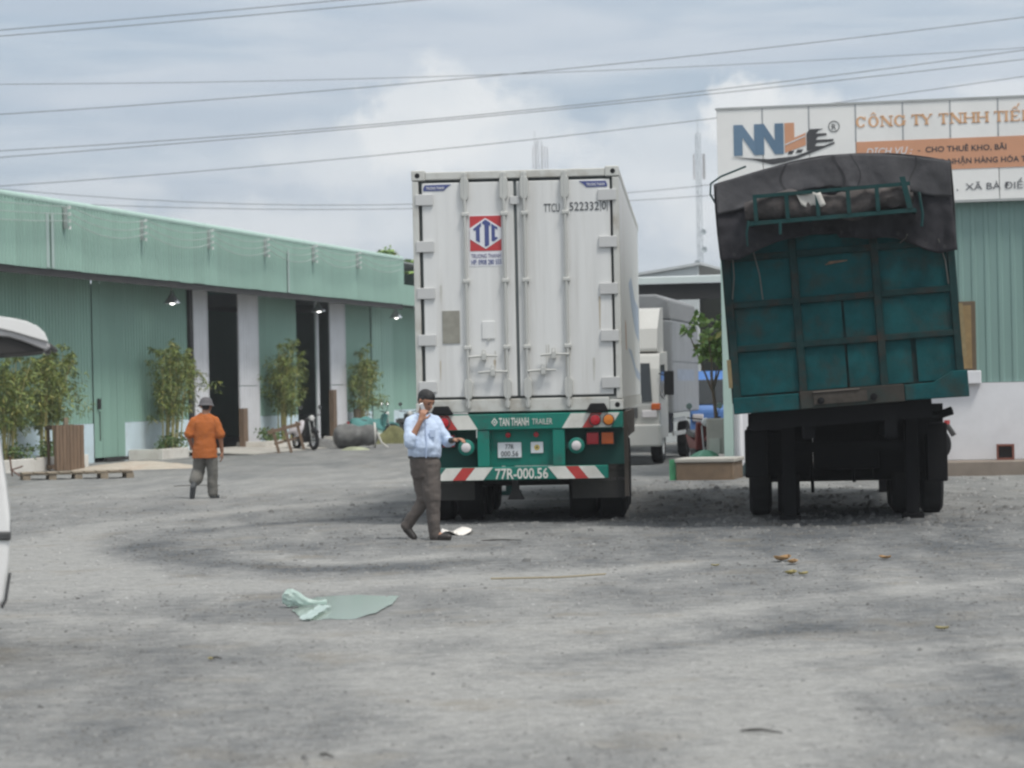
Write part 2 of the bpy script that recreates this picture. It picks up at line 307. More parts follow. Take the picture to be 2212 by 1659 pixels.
def make_stones():
    n = 75000
    u = RNG.uniform(-350, 2560, n); v = RNG.uniform(1030, 1720, n) ** 1.0
    b_ = (829.5 - v) / F_PX; a_ = (u - 1106) / F_PX
    dx = cr.x * a_ + cu.x * b_; dy = fw.y + cr.y * a_ + cu.y * b_; dz = fw.z + cr.z * a_ + cu.z * b_
    t = -H / dz; x = dx * t; y = dy * t; d = dust_shade(x, y); k = RNG.random(n) < np.clip(1.15 - d * 1.05, .12, 1)
    pud = ((x - PUD[0].x) / .6) ** 2 + ((y - PUD[0].y) / 1.25) ** 2 < 1; k &= ~pud & (y < 48)
    x = x[k]; y = y[k]; n = len(x); s = (.005 + .011 * RNG.random(n) ** 2.2) * np.clip(y / 20, .8, 1.7); big = RNG.random(n) < .012; s[big] *= 1.8; coarse = (y > 31) & (x > 1.2) & (RNG.random(n) < .30); s[coarse] *= RNG.uniform(1.3, 2.4, coarse.sum())
    rot = RNG.uniform(0, 6.28, n); sq = RNG.uniform(.5, 1, n); z = ground_z(x, y)
    base = np.array([(-1, -1), (1, -1), (1, 1), (-1, 1)], float); V = np.zeros((n, 8, 3))
    for i in range(8):
        f = 1.0 if i < 4 else .55; bx = base[i % 4][0] * f + RNG.uniform(-.3, .3, n); by = base[i % 4][1] * f + RNG.uniform(-.3, .3, n); by = by * sq
        V[:, i, 0] = x + s * (bx * np.cos(rot) - by * np.sin(rot)); V[:, i, 1] = y + s * (bx * np.sin(rot) + by * np.cos(rot)); V[:, i, 2] = z - .004 + (0 if i < 4 else s * RNG.uniform(.5, 1.1, n))
    q = np.array([(4, 5, 6, 7), (0, 1, 5, 4), (1, 2, 6, 5), (2, 3, 7, 6), (3, 0, 4, 7)]); Fc = (np.arange(n)[:, None, None] * 8 + q[None]).reshape(-1, 4)
    me = bpy.data.meshes.new('gravel'); me.vertices.add(n * 8); me.vertices.foreach_set('co', V.reshape(-1)); nf = len(Fc); me.loops.add(nf * 4); me.loops.foreach_set('vertex_index', Fc.reshape(-1)); me.polygons.add(nf)
    me.polygons.foreach_set('loop_start', np.arange(0, nf * 4, 4)); me.update(calc_edges=True)
    at = me.attributes.new('tone', 'FLOAT', 'POINT'); tone = np.clip(RNG.normal(1, .22, n) * (.10 + .165 * dust_shade(x, y)), .05, .40); at.data.foreach_set('value', np.repeat(tone, 8).astype('f4'))
    m = bpy.data.materials.new('crushed_stone'); m.use_nodes = True; N = m.node_tree.nodes; L = m.node_tree.links; b = N['Principled BSDF']; b.inputs['Roughness'].default_value = .9
    a2 = N.new('ShaderNodeAttribute'); a2.attribute_name = 'tone'; vm = N.new('ShaderNodeVectorMath'); vm.operation = 'SCALE'; vm.inputs[0].default_value = (1, .995, .96); L.new(a2.outputs['Fac'], vm.inputs['Scale']); L.new(vm.outputs[0], b.inputs['Base Color'])
    me.materials.append(m); o = bpy.data.objects.new('gravel', me); COL.objects.link(o); tag(o, 'loose crushed grey stones scattered over the yard', kind='stuff')
make_stones()

# muddy puddle in the hollow
def make_puddle():
    mb = MB(); m = M('muddy_water', (.33, .385, .34), .10, var=.12, scale=5, dirt=(.28, .29, .27), damt=.5, dscale=3, spec=.5)
    ring = [tuple(G(u, v, -.012)) for u, v in ((652, 1337), (690, 1341), (745, 1338), (795, 1330), (830, 1316), (850, 1301), (868, 1287), (838, 1283), (790, 1284), (745, 1284), (705, 1287), (672, 1296), (648, 1308), (636, 1322))]; n0 = len(ring); out = []
    for i in range(n0):
        a, b, c, d = [Vector(ring[(i + k) % n0]) for k in (-1, 0, 1, 2)]
        for k in range(6):
            t = k / 6; p = .5 * ((2 * b) + (c - a) * t + (2 * a - 5 * b + 4 * c - d) * t * t + (3 * b - a - 3 * c + d) * t ** 3); out.append((p.x + .05 * (vnoise(p.x * 9, p.y * 4) - .5), p.y + .30 * (vnoise(p.x * 11 + 7, p.y * 4) - .5), -.007))
    ring = out; n = len(ring)
    mb.add(ring, [tuple(range(n))], m); o = mb.build('puddle'); tag(o, kind='structure')
make_puddle()

# ---------------------------------------------------------------- warehouse along the left: local x runs along its wall, +y into the building
WDIR = Vector((.2158, .9764)); WN = Vector((.9764, -.2158)); W0 = Vector((-26.0, 0.0)) 
W_RZ = math.atan2(WDIR.y, WDIR.x)
def ws(u, v, off=0.0):
    """position along the wall, and height, where the line of sight meets the plane `off` metres in front of the wall"""
    r = ray(u, v); k = WN.x * r.x + WN.y * r.y; c = WN.dot(W0) + off; t = c / k; p = r * t
    return (p.x - W0.x) * WDIR.x + p.y * WDIR.y, H + p.z
def wp(s, off=0.0, z=0.0):
    return Vector((W0.x + WDIR.x * s + WN.x * off, WDIR.y * s + WN.y * off, z))
green_clad = M('pale_green_cladding', (.295, .45, .38), .6, var=.07, scale=1.5, stretch=(1, 1, .12), dirt=(.25, .36, .31), damt=.5, dscale=1.1, rv=.05)
green_wall = M('green_wall_cladding', (.285, .455, .375), .6, var=.07, scale=1.5, stretch=(1, 1, .12), dirt=(.22, .35, .30), damt=.5, dscale=1.0, rv=.05)
lblue = M('pale_blue_render', (.68, .82, .88), .8, var=.06, dirt=(.50, .56, .53), damt=.5, dscale=.9)
pale_door = M('pale_grey_door_sheet', (.74, .74, .76), .55, var=.05, rv=.03, dirt=(.5, .5, .5), damt=.3)
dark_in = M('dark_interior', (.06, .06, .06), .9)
WH = thing('warehouse', 'long pale green corrugated warehouse with open doors and a deep overhanging fascia', 'warehouse', (W0.x, W0.y, 0), W_RZ)
def sheet_mesh(name, w, h, mat, ribs=5, depth=.028):
    mb = MB(); xs = []
    for i in range(ribs):
        p = w / ribs; x = i * p; xs += [(x, 0), (x + p * .55, 0), (x + p * .65, -depth), (x + p * .9, -depth)]
    xs.append((w, 0)); vs = [(x, y, z) for z in (0, h) for x, y in xs]; n = len(xs)
    mb.add(vs, [(i, i + 1, n + i + 1, n + i) for i in range(n - 1)], mat); return mb
SE = ws(871, 600, 1.2)[0]; S0 = ws(-420, 560, 1.2)[0]
FZ0, FZ1 = 4.66, 6.20
n = int(SE - S0); first = None; wd = (SE - S0) / n
for i in range(n):
    if first is None: first = sheet_mesh('fascia_sheet', wd, FZ1 - FZ0, green_clad).build('fascia_sheet', WH); o = first
    else: o = dup(first, 'fascia_sheet', WH)
    o.location = (S0 + i * wd, -1.2 - (.004 if i % 2 else 0), FZ0 + random.uniform(-.008, .008))
mb = MB(); mb.tube([(S0, -1.14, FZ1 + .03), (SE, -1.14, FZ1 + .03)], .10, M('pale_ridge_cap', (.40, .55, .48), .5, var=.12, scale=4), 10); mb.build('ridge_cap', WH)
mb = MB(); mb.box(S0, SE, -1.17, -1.10, FZ0 - .17, FZ0 + .03, steel_dk); mb.build('eave_beam', WH)
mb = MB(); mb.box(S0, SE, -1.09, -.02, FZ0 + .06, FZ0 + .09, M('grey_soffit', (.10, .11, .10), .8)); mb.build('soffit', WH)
mb = MB(); mb.box(SE - .05, SE, -1.18, -.03, FZ0 + .1, FZ1, green_clad); mb.build('fascia_end_plate', WH)
# annex roof beyond the fascia's end
mb = sheet_mesh('x', 9, .70, green_clad, 45); o = mb.build('annex_fascia_sheet', WH); o.location = (SE + .1, -1.15, 4.66)
mb = MB(); mb.box(SE + .1, SE + 9, -1.1, 7, 4.75, 5.2, M('grey_roof_sheet', (.35, .38, .37), .6)); mb.build('annex_roof', WH)
# wall segments by picture column
def su(u): return ws(u, 800)[0]
WT = 4.70
sheet_up = sheet_mesh('wall_sheet', 1.0, WT - 1.0, green_wall).build('wall_sheet', WH); sheet_up.location = (su(-420) - 1, 0, 1.0)
def wall_run(u0, u1):
    a, b = su(u0), su(u1); k = max(1, round(b - a)); w = (b - a) / k
    for i in range(k):
        o = dup(sheet_up, 'wall_sheet', WH, (a + i * w, -.003 * (i % 2), 1.0)); o.scale = (w, 1, 1)
    mb = MB(); mb.box(a + .003, b - .003, -.035, .12, -.1, .99, lblue); mb.build('dado_wall', WH)
sheet_full = sheet_mesh('door_sheet', 1.0, WT - .12, green_wall, 4, .02).build('door_sheet', WH); sheet_full.location = (su(197), -.05, .12)
def door_run(u0, u1, k, name='door_sheet'):
    a, b = su(u0), su(u1); w = (b - a) / k
    for i in range(k):
        o = dup(sheet_full, 'door_sheet', WH, (a + i * w + .012, -.05 - .012 * (i % 2), .12)); o.scale = (w - .024, 1, 1)
wall_run(-420, 197); door_run(197, 262, 4); wall_run(262, 404); wall_run(553, 640); wall_run(743, 800); door_run(801, 845, 2); wall_run(846, 935)
bpy.data.objects.remove(sheet_full)
mb = MB(); mb.box(su(404), su(410), -.12, .2, -.05, WT, steel_dk); mb.build('door_post', WH)
def leaf(u0, u1, y=-.14):
    a, b = su(u0), su(u1); zz = 1.9
    o = None
    for (z0, z1) in ((.06, zz), (zz + .02, WT - .05)):
        mb = sheet_mesh('p', b - a, z1 - z0, pale_door, max(3, int((b - a) / .25)), .012); mb.box(0, b - a, .004, .05, 0, z1 - z0, pale_door)
        q = mb.build('sliding_door_panel', WH); q.location = (a, y, z0)
    mb = MB(); mb.box(b, b + .07, y - .02, y + .07, .06, WT - .05, pale_door); mb.build('sliding_door_edge', WH)
leaf(410, 438); leaf(508, 548); leaf(706, 737)
mb = MB(); mb.tube([(su(679), -.1, -.05), (su(679), -.1, WT)], .07, pale_door, 8); mb.build('door_post', WH)
mb = MB(); mb.box(su(640), su(676), .7, .76, .05, WT, green_wall); mb.build('inner_door', WH)
mb = MB(); mb.box(su(640), su(640) + .1, .13, .75, -.05, WT, green_wall); mb.build('door_reveal', WH)
# shell so that the interior is really dark
a, b = S0 - 1, su(935)
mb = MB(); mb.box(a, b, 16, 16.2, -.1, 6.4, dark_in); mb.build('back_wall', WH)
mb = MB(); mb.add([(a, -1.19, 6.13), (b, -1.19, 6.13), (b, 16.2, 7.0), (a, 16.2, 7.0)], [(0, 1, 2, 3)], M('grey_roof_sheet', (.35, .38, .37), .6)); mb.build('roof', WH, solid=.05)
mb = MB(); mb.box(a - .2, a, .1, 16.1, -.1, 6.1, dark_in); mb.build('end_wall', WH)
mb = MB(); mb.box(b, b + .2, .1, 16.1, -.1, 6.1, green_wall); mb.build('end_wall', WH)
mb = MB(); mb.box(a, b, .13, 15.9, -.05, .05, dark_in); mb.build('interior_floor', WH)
mb = MB(); mb.box(su(262) - .35, su(262) - .01, -.10, -.06, .2, 1.2, steel_dk); 
mb = MB(); mb.box(su(203), su(203) + .10, -.14, -.075, 1.35, 1.62, steel_dk); mb.tube([(su(203) + .05, -.12, 1.3), (su(203) + .05, -.12, .55)], .015, steel_dk, 6); mb.build('door_bolt', WH)
mb = MB(); mb.box(su(216), su(262), -.16, -.055, .02, .11, steel_dk); mb.build('door_sill', WH)
mb = MB(); mb.box(su(500), su(509), -.35, -.2, .02, 1.25, wood); mb.build('timber_stop', WH)
mb = MB(); mb.box(su(697), su(704), -.35, -.2, .02, 1.75, wood); mb.build('timber_stop', WH)
# pale translucent strips / rain streak sheets on the fascia
strip_m = M('translucent_sheet', (.40, .50, .46), .4, var=.1, stretch=(6, 6, .2))
for u in (101, 112, 621):
    s = ws(u, 520, 1.25)[0]; mb = MB(); mb.box(s, s + .16, -1.245, -1.236, FZ0 + .02, FZ1 - .25, strip_m); mb.build('translucent_strip', WH)
# insulator racks and the slack cables they carry
bracks = []
for u, v in ((140, 470), (305, 497), (450, 517), (572, 535), (676, 548), (771, 562)):
    s = ws(u, v, 1.25)[0]; z = ws(u, v, 1.25)[1]; bracks.append((s, z))
    mb = MB(); mb.box(s - .05, s + .05, -1.30, -1.235, z - .26, z + .26, M('dull_rack', (.36, .40, .38), .6)); rk = mb.build('cable_rack', WH)
    for k in range(4):
        mb = MB(); mb.lathe([(.0, -.04), (.04, -.036), (.028, 0), (.04, .036), (0, .04)], (s, -1.37, z + .24 - .16 * k), 'z', white, 8); mb.build('insulator', rk)
cab = M('pale_cable', (.40, .46, .43), .6)
for k in range(3):
    pts = []; zz = [(S0 - 3, bracks[0][1])] + bracks + [(SE - .3, bracks[-1][1] + .1)]
    for (s0, z0), (s1, z1) in zip(zz, zz[1:]):
        for t in np.linspace(0, 1, 9)[:-1]: pts.append(wp(s0 + (s1 - s0) * t, 1.42, z0 + (z1 - z0) * t + .24 - .16 * k - .17 * 4 * t * (1 - t) * (1 + .25 * k)))
    mb = MB(); mb.tube(pts, .012, cab, 5); tag(mb.build('service_cable'), ('uppermost', 'middle', 'lowest')[k] + ' slack pale cable strung between the racks on the green fascia', 'cable', 'cables along the warehouse fascia')
# lamps under the eave
lamp_m = M('lamp_aluminium', (.72, .73, .75), .22, .85, var=.03)
for u, v, where in ((371, 645, 'beside the wide open doorway'), (688, 664, 'above the narrow doorway with a pale post'), (855, 679, 'nearest the white container')):
    s, z = ws(u, v, .75); t = thing('eave_lamp', 'shiny bell shaped eave lamp hanging ' + where, 'lamp', wp(s, .75, z), W_RZ, 'lamps under the warehouse eave')
    mb = MB(); mb.tube([(0, 0, FZ0 + .07 - z), (0, 0, .16)], .018, grey_metal, 6); mb.build('stem', t)
    mb = MB(); mb.lathe([(.03, .2), (.06, .12), (.10, .05), (.20, -.07), (.235, -.13), (.22, -.135), (.185, -.075), (.09, .04), (.03, .1)], (0, 0, 0), 'z', lamp_m, 18); mb.build('shade', t)
    mb = MB(); mb.ball((0, -.02, -.06), .105, M('lit_bulb', (1, .98, .94), .4, var=0, emit=5.0), 12, 8); mb.build('bulb', t)

# ---------------------------------------------------------------- planters, bamboo and odds and ends along the warehouse
kerb_m = M('white_kerb', (.76, .73, .67), .85, var=.07, dirt=(.46, .41, .34), damt=.5, dscale=2.2)
def kerb(u0, u1, off, label, hgt=.27, depth=None):
    s0, s1 = ws(u0, 1000, off)[0], ws(u1, 1000, off)[0]; t = thing('planter', label, 'planter', wp(s0, off), W_RZ, 'white planters along the warehouse'); w = s1 - s0; d = depth or (off - .06)
    mb = MB(); mb.box(0, w, 0, .14, -.08, hgt, kerb_m); mb.build('kerb', t, bevel=.012)
    for xa in (0, w - .14):
        mb = MB(); mb.box(xa, xa + .14, .143, d, -.08, hgt - .003, kerb_m); mb.build('side_kerb', t, bevel=.012)
    mb = MB(); mb.box(.143, w - .143, .146, d, -.08, hgt - .07, soil); mb.build('soil', t)
    return s0, s1
K1 = kerb(-40, 192, 1.35, 'longest white planter, behind the weathered timber box', .30)
K2 = kerb(352, 409, 1.0, 'short white planter beside the wide open doorway, behind the man in orange', .27)
K3 = kerb(578, 676, 1.0, 'dirty white planter behind the leaning timber trestle', .27)
K4 = kerb(748, 842, .8, 'low planter farthest along the wall, behind the motorbikes', .24)
leafA = M('bamboo_leaf_light', (.205, .255, .06), .6, var=.3, scale=6); leafB = M('bamboo_leaf_dark', (.11, .15, .04), .6, var=.3, scale=6); leafC = M('bamboo_leaf_yellow', (.29, .275, .07), .55, var=.3, scale=6)
culm_m = M('bamboo_culm', (.42, .37, .15), .6, var=.25, scale=8)
shrubA = M('shrub_leaf', (.09, .16, .05), .6, var=.35, scale=8); shrubB = M('shrub_leaf_pale', (.11, .16, .05), .6, var=.3, scale=8)
def leaf_blob(mb, c, rad, n, L, mats, droop=.5, wid=.22):
    for i in range(n):
        d = Vector((random.gauss(0, 1), random.gauss(0, 1), random.gauss(0, 1))).normalized() * (random.random() ** .45); p = Vector(c) + Vector((d.x * rad[0], d.y * rad[1], d.z * rad[2]))
        a = Vector((random.gauss(0, 1), random.gauss(0, 1), random.gauss(-droop, .6))).normalized(); l = L * random.uniform(.6, 1.25); b = a.orthogonal().normalized(); q = random.uniform(0, 6.28); b = b * math.cos(q) + a.cross(b) * math.sin(q)
        m = random.choices(mats, (4, 4, 1.3)[:len(mats)])[0]; mid = p + a * l * .45 - Vector((0, 0, l * .05))
        mb.add([p, mid + b * l * wid, p + a * l - Vector((0, 0, l * .18)), mid - b * l * wid], [(0, 1, 2, 3)], m)
def bamboo(label, s, off, spread, height, nc, dens=1.0, z0=.2, lean=0.0, leafless=.38):
    p = wp(s, off, z0); t = thing('bamboo_clump', label, 'bamboo', p, W_RZ, 'bamboo clumps against the warehouse'); fo = MB()
    for i in range(nc):
        x = random.uniform(-.5, .5) * spread * .55; y = random.uniform(-.18, .18); h = height * random.uniform(.78, 1.0); lx = (random.uniform(-.5, .5) + x / max(spread, .1)) * spread * .75 + lean * h * .3; ly = random.uniform(-.35, .1); pts = []
        for k in range(7):
            q = k / 6; pts.append((x + lx * q ** 1.7, y + ly * q ** 1.8, h * (q - .06 * q ** 3)))
        mb = MB(); mb.tube(pts, [.022 * (1 - .65 * k / 6) for k in range(7)], culm_m, 6); mb.build('culm', t)
        for k in range(int(16 * dens)):
            q = random.uniform(leafless, 1.08); j = min(int(q * 6), 5); f = q * 6 - j; c = Vector(pts[j]).lerp(Vector(pts[j + 1]), f); r = .10 + .27 * max(0, math.sin(min(1, (q - leafless) / (1 - leafless) * .9 + .12) * math.pi)) ** .7
            c = c + Vector((random.gauss(0, 1) * r * .9, random.gauss(0, .7) * r, random.gauss(0, .10)))
            leaf_blob(fo, c, (r * .60, r * .5, r * .55), int(22), .15, (leafA, leafB, leafC), .5, .10)
    o = fo.build('foliage', t); tag(o, kind='stuff'); return t
def at_s(u, off): return ws(u, 985, off)[0]
bamboo('dense bamboo clump beside the timber box, under the raised white tailgate', at_s(100, .8), .8, 1.5, 2.75, 13, 1.15)
bamboo('bamboo clump at the edge of the picture, behind the white van', at_s(22, .8), .8, 1.7, 2.5, 12, 1.1)
bamboo('tall bamboo clump beside the wide open doorway, behind the man in orange', at_s(374, .6), .6, 1.45, 2.95, 13, 1.15, lean=.12)
bamboo('bamboo clump rising behind the leaning timber trestle, between the two doorways', at_s(617, .55), .55, 1.75, 3.05, 13, 1.2, lean=.12)
bamboo('sparsest bamboo clump, nearest the white container, rising from a split log', at_s(783, .45), .45, 1.35, 2.95, 10, 1.0, lean=.15)
def shrub(label, s, off, w, h, n=260):
    t = MB(); 
    for k in range(6): leaf_blob(t, (random.uniform(-.5, .5) * w, random.uniform(-.15, .15), h * random.uniform(.25, .75)), (w * .22, .2, h * .35), n // 6, .11, (shrubA, shrubB), -.3, .3)
    for k in range(5):
        x = random.uniform(-.4, .4) * w; t.tube([(x * .7, 0, -.05), (x, random.uniform(-.1, .1), h * .8)], .008, culm_m, 5)
    o = t.build('low_shrub'); o.location = wp(s, off, .2); o.rotation_euler = (0, 0, W_RZ); tag(o, label, 'shrub', 'low shrubs in the planters')
shrub('low green shrub under the bamboo at the edge of the picture', at_s(40, 1.0), 1.0, 1.5, .42); shrub('low bushy shrub beside the timber box', at_s(118, 1.0), 1.0, 1.6, .55, 380)
shrub('small pale green shrub at the end of the planter, beside the man in orange', at_s(357, .7), .7, .6, .4); shrub('dark green shrub under the tall bamboo, behind the man in orange', at_s(386, .75), .75, .9, .55)
shrub('green shrub behind the leaning timber trestle', at_s(590, .75), .75, 1.6, .45, 380)
# split log at the foot of the last bamboo
t = thing('split_log', 'short upright split log at the foot of the sparsest bamboo', 'log', wp(at_s(775, .35), .35, .1), W_RZ)
for i in (0, 1):
    mb = MB(); mb.lathe([(.0, 0), (.13, 0), (.12, .55), (.125, .98), (0, 1.0)], (i * .34 - .1, 0, 0), 'z', wood2, 10); mb.build('log_half', t)
# timber box (upturned crate on end) and the pallet lying before it
def planks_thing(): pass
g = wp(at_s(138, 1.75), 1.75); t = thing('timber_box', 'tall brown timber box standing on end before the white planter', 'crate', g, W_RZ - R(50))
for k in range(8):
    mb = MB(); x0 = -.28 + k * .084; mb.box(x0 + .004, x0 + .080, -.30 - random.uniform(0, .006), -.272, .0, 1.03 + random.uniform(-.02, .02), wood); mb.build('plank', t)
for (x, y) in ((-.27, .0), (.36, .0), (-.27, .27), (.36, .27)):
    mb = MB(); mb.box(x - .03, x + .03, y - .26 if y == 0 else y - .03, y - .20 if y == 0 else y + .03, 0, 1.0, wood); mb.build('corner_post', t)
for z in (.04, .93):
    for x in (-.33, .393):
        mb = MB(); mb.box(x - .018, x + .018, -.26, .30, z, z + .09, wood); mb.build('rail', t)
    mb = MB(); mb.box(-.29, .37, .303, .33, z, z + .09, wood); mb.build('rail', t)
mb = MB(); mb.box(-.3, .39, -.265, .3, 1.0, 1.03, wood); mb.build('top_board', t)
mb = MB(); mb.box(.0, .09, -.1, .0, 1.031, 1.2, wood2); tag(mb.build('wood_block'), 'small pale wood block on top of the timber box', 'block'); bpy.data.objects['wood_block'].location = g; bpy.data.objects['wood_block'].rotation_euler = (0, 0, W_RZ - R(50))
g = G(152, 1034); t = thing('pallet', 'old timber pallet lying flat in front of the timber box', 'pallet', (g.x, g.y, 0), R(14))
for k in range(9):
    mb = MB(); x = -1.0 + k * .25; mb.box(x + .012, x + .225, -.42 + random.uniform(-.02, .02), .42, .125, .15, wood2); mb.build('board', t)
for y in (-.40, 0, .36):
    mb = MB(); mb.box(-1.0, 1.24, y, y + .06, .098, .122, wood2); mb.build('bearer', t)
    for k in range(5):
        mb = MB(); mb.box(-.98 + k * .52, -.83 + k * .52, y - .01, y + .09, -.02, .095, wood2); mb.build('foot_block', t)
# reddish bent metal by the van, sand heap, apron
def blob_sheet(name, c, rx, ry, h, m, rz=0, label=None, cat=None, kind=None, n=18, seed=0):
    mb = MB()
    def fn(a, b):
        r = b; q = a * 2 * math.pi; k = 1 + .18 * math.sin(3 * q + seed) + .12 * math.sin(5 * q + 2 * seed); x = rx * r * k * math.cos(q); y = ry * r * k * math.sin(q)
        return (x, y, h * (1 - r ** 2) * (1 + .5 * (vnoise(x * 3 + seed, y * 3) - .5)) - .03 * r - .01)
    mb.grid(fn, n * 2, 7, m); o = mb.build(name); o.location = c; o.rotation_euler = (0, 0, rz); tag(o, label, cat, None, kind); return o
sand = M('pale_sand', (.46, .41, .34), .95, var=.2, scale=5, dirt=(.40, .26, .18), damt=.6, bump=.5)
blob_sheet('sand_heap', G(292, 1010), 1.6, 3.2, .14, sand, 0, 'low spread heap of pale pinkish sand before the green door', 'sand heap', None, seed=2)
apron = MB(); a0, a1 = at_s(413, .5), at_s(585, .5); apron.add([wp(a0, .05, .12), wp(a0, 2.3, .012), wp(a1, 2.3, .012), wp(a1, .05, .12)], [(0, 1, 2, 3)], conc); o = apron.build('concrete_apron', solid=.03); tag(o, kind='structure')
t = thing('bent_bracket', 'rusty bent iron bracket lying by the planter, beside the white van', 'bracket', G(27, 1030))
rust = M('rusty_iron', (.16, .085, .06), .85, var=.3, dirt=(.08, .05, .04)); mb = MB(); mb.tube([(0, 0, .0), (-.05, 0, .42)], .02, rust, 6); mb.build('bar', t); mb = MB(); mb.tube([(-.04, 0, .14), (.22, .05, .22)], .018, rust, 6); mb.build('bar', t); mb = MB(); mb.tube([(-.04, 0, .16), (.20, -.1, .0)], .018, rust, 6); mb.build('bar', t)
# leaning timber frame
g = G(622, 978); t = thing('leaning_trestle', 'brown timber trestle leaning against the planter between the doorways', 'trestle', g, R(10))
lean = Matrix.Rotation(R(-14), 4, 'Y'); 
for x in (-.28, .06, .42):
    mb = MB(lean); mb.box(x, x + .075, -.04, .04, -.02, .78, wood); mb.build('leg', t)
mb = MB(lean); mb.box(-.4, .55, -.055, -.042, .64, .74, wood); mb.build('top_rail', t); mb = MB(lean); mb.box(-.3, .5, .042, .06, .30, .37, wood); mb.build('rail', t)
# grey rolled sheet, heap of netting, sacks
g = G(770, 968); t = thing('rolled_sheet', 'thick grey roll of sheeting lying before the farthest planter', 'roll', (g.x, g.y, .36), R(6))
rollm = M('grey_roll', (.15, .15, .145), .85, var=.4, scale=5, dirt=(.10, .095, .085), damt=.7, bump=.4)
mb = MB()
def rollf(p, q):
    x = -.70 + 1.36 * p; a = q * 2 * math.pi; k = min(1, 8 * p, 8 * (1 - p) + .02); r = .33 * (k ** .35) * (1 + .40 * (vnoise(p * 5 + 3, math.cos(a) * 1.5 + 4) - .5) + .14 * (vnoise(p * 14, math.sin(a) * 2 + 9) - .5)); return (x, r * math.cos(a) * 1.1, r * math.sin(a) - .02 * math.sin(p * 5))
mb.grid(rollf, 26, 20, rollm); mb.build('roll_body', t)
mb = MB(); mb.lathe([(.365, 0), (.392, .0), (.392, .05), (.365, .05)], (.52, 0, 0), 'x', M('pale_tie', (.55, .54, .5), .7), 18); mb.build('band', t)
mb = MB(); mb.tube([(.6, -.32, .1), (.72, -.38, -.2), (.9, -.45, -.35)], .03, M('pale_tie', (.55, .54, .5)), 6); mb.build('loose_end', t)
net = M('grey_netting', (.16, .16, .155), .9, var=.45, scale=10, bump=.6)
blob_sheet('netting_heap', G(700, 968), .62, .5, .36, net, 0, 'low heap of dark grey netting beside the draped scooter', 'netting', seed=1)
blob_sheet('plastic_sheet', G(727, 964), .32, .3, .16, M('turquoise_plastic', (.25, .48, .42), .5, var=.3, scale=6), 0, 'crumpled pale turquoise plastic between the netting and the grey roll', 'plastic sheet', seed=4)
blob_sheet('olive_sack', G(846, 958), .75, .5, .52, M('olive_sacking', (.16, .16, .07), .9, var=.35, scale=6, bump=.5), 0, 'lumpy olive sack lying beside the motorbike with the teal cover', 'sack', seed=3)
blob_sheet('pale_rag', G(772, 972), .45, .2, .12, M('pale_rag', (.34, .36, .25), .9, var=.3), 0, 'small pale rag heap in front of the grey roll', 'rag', seed=5)
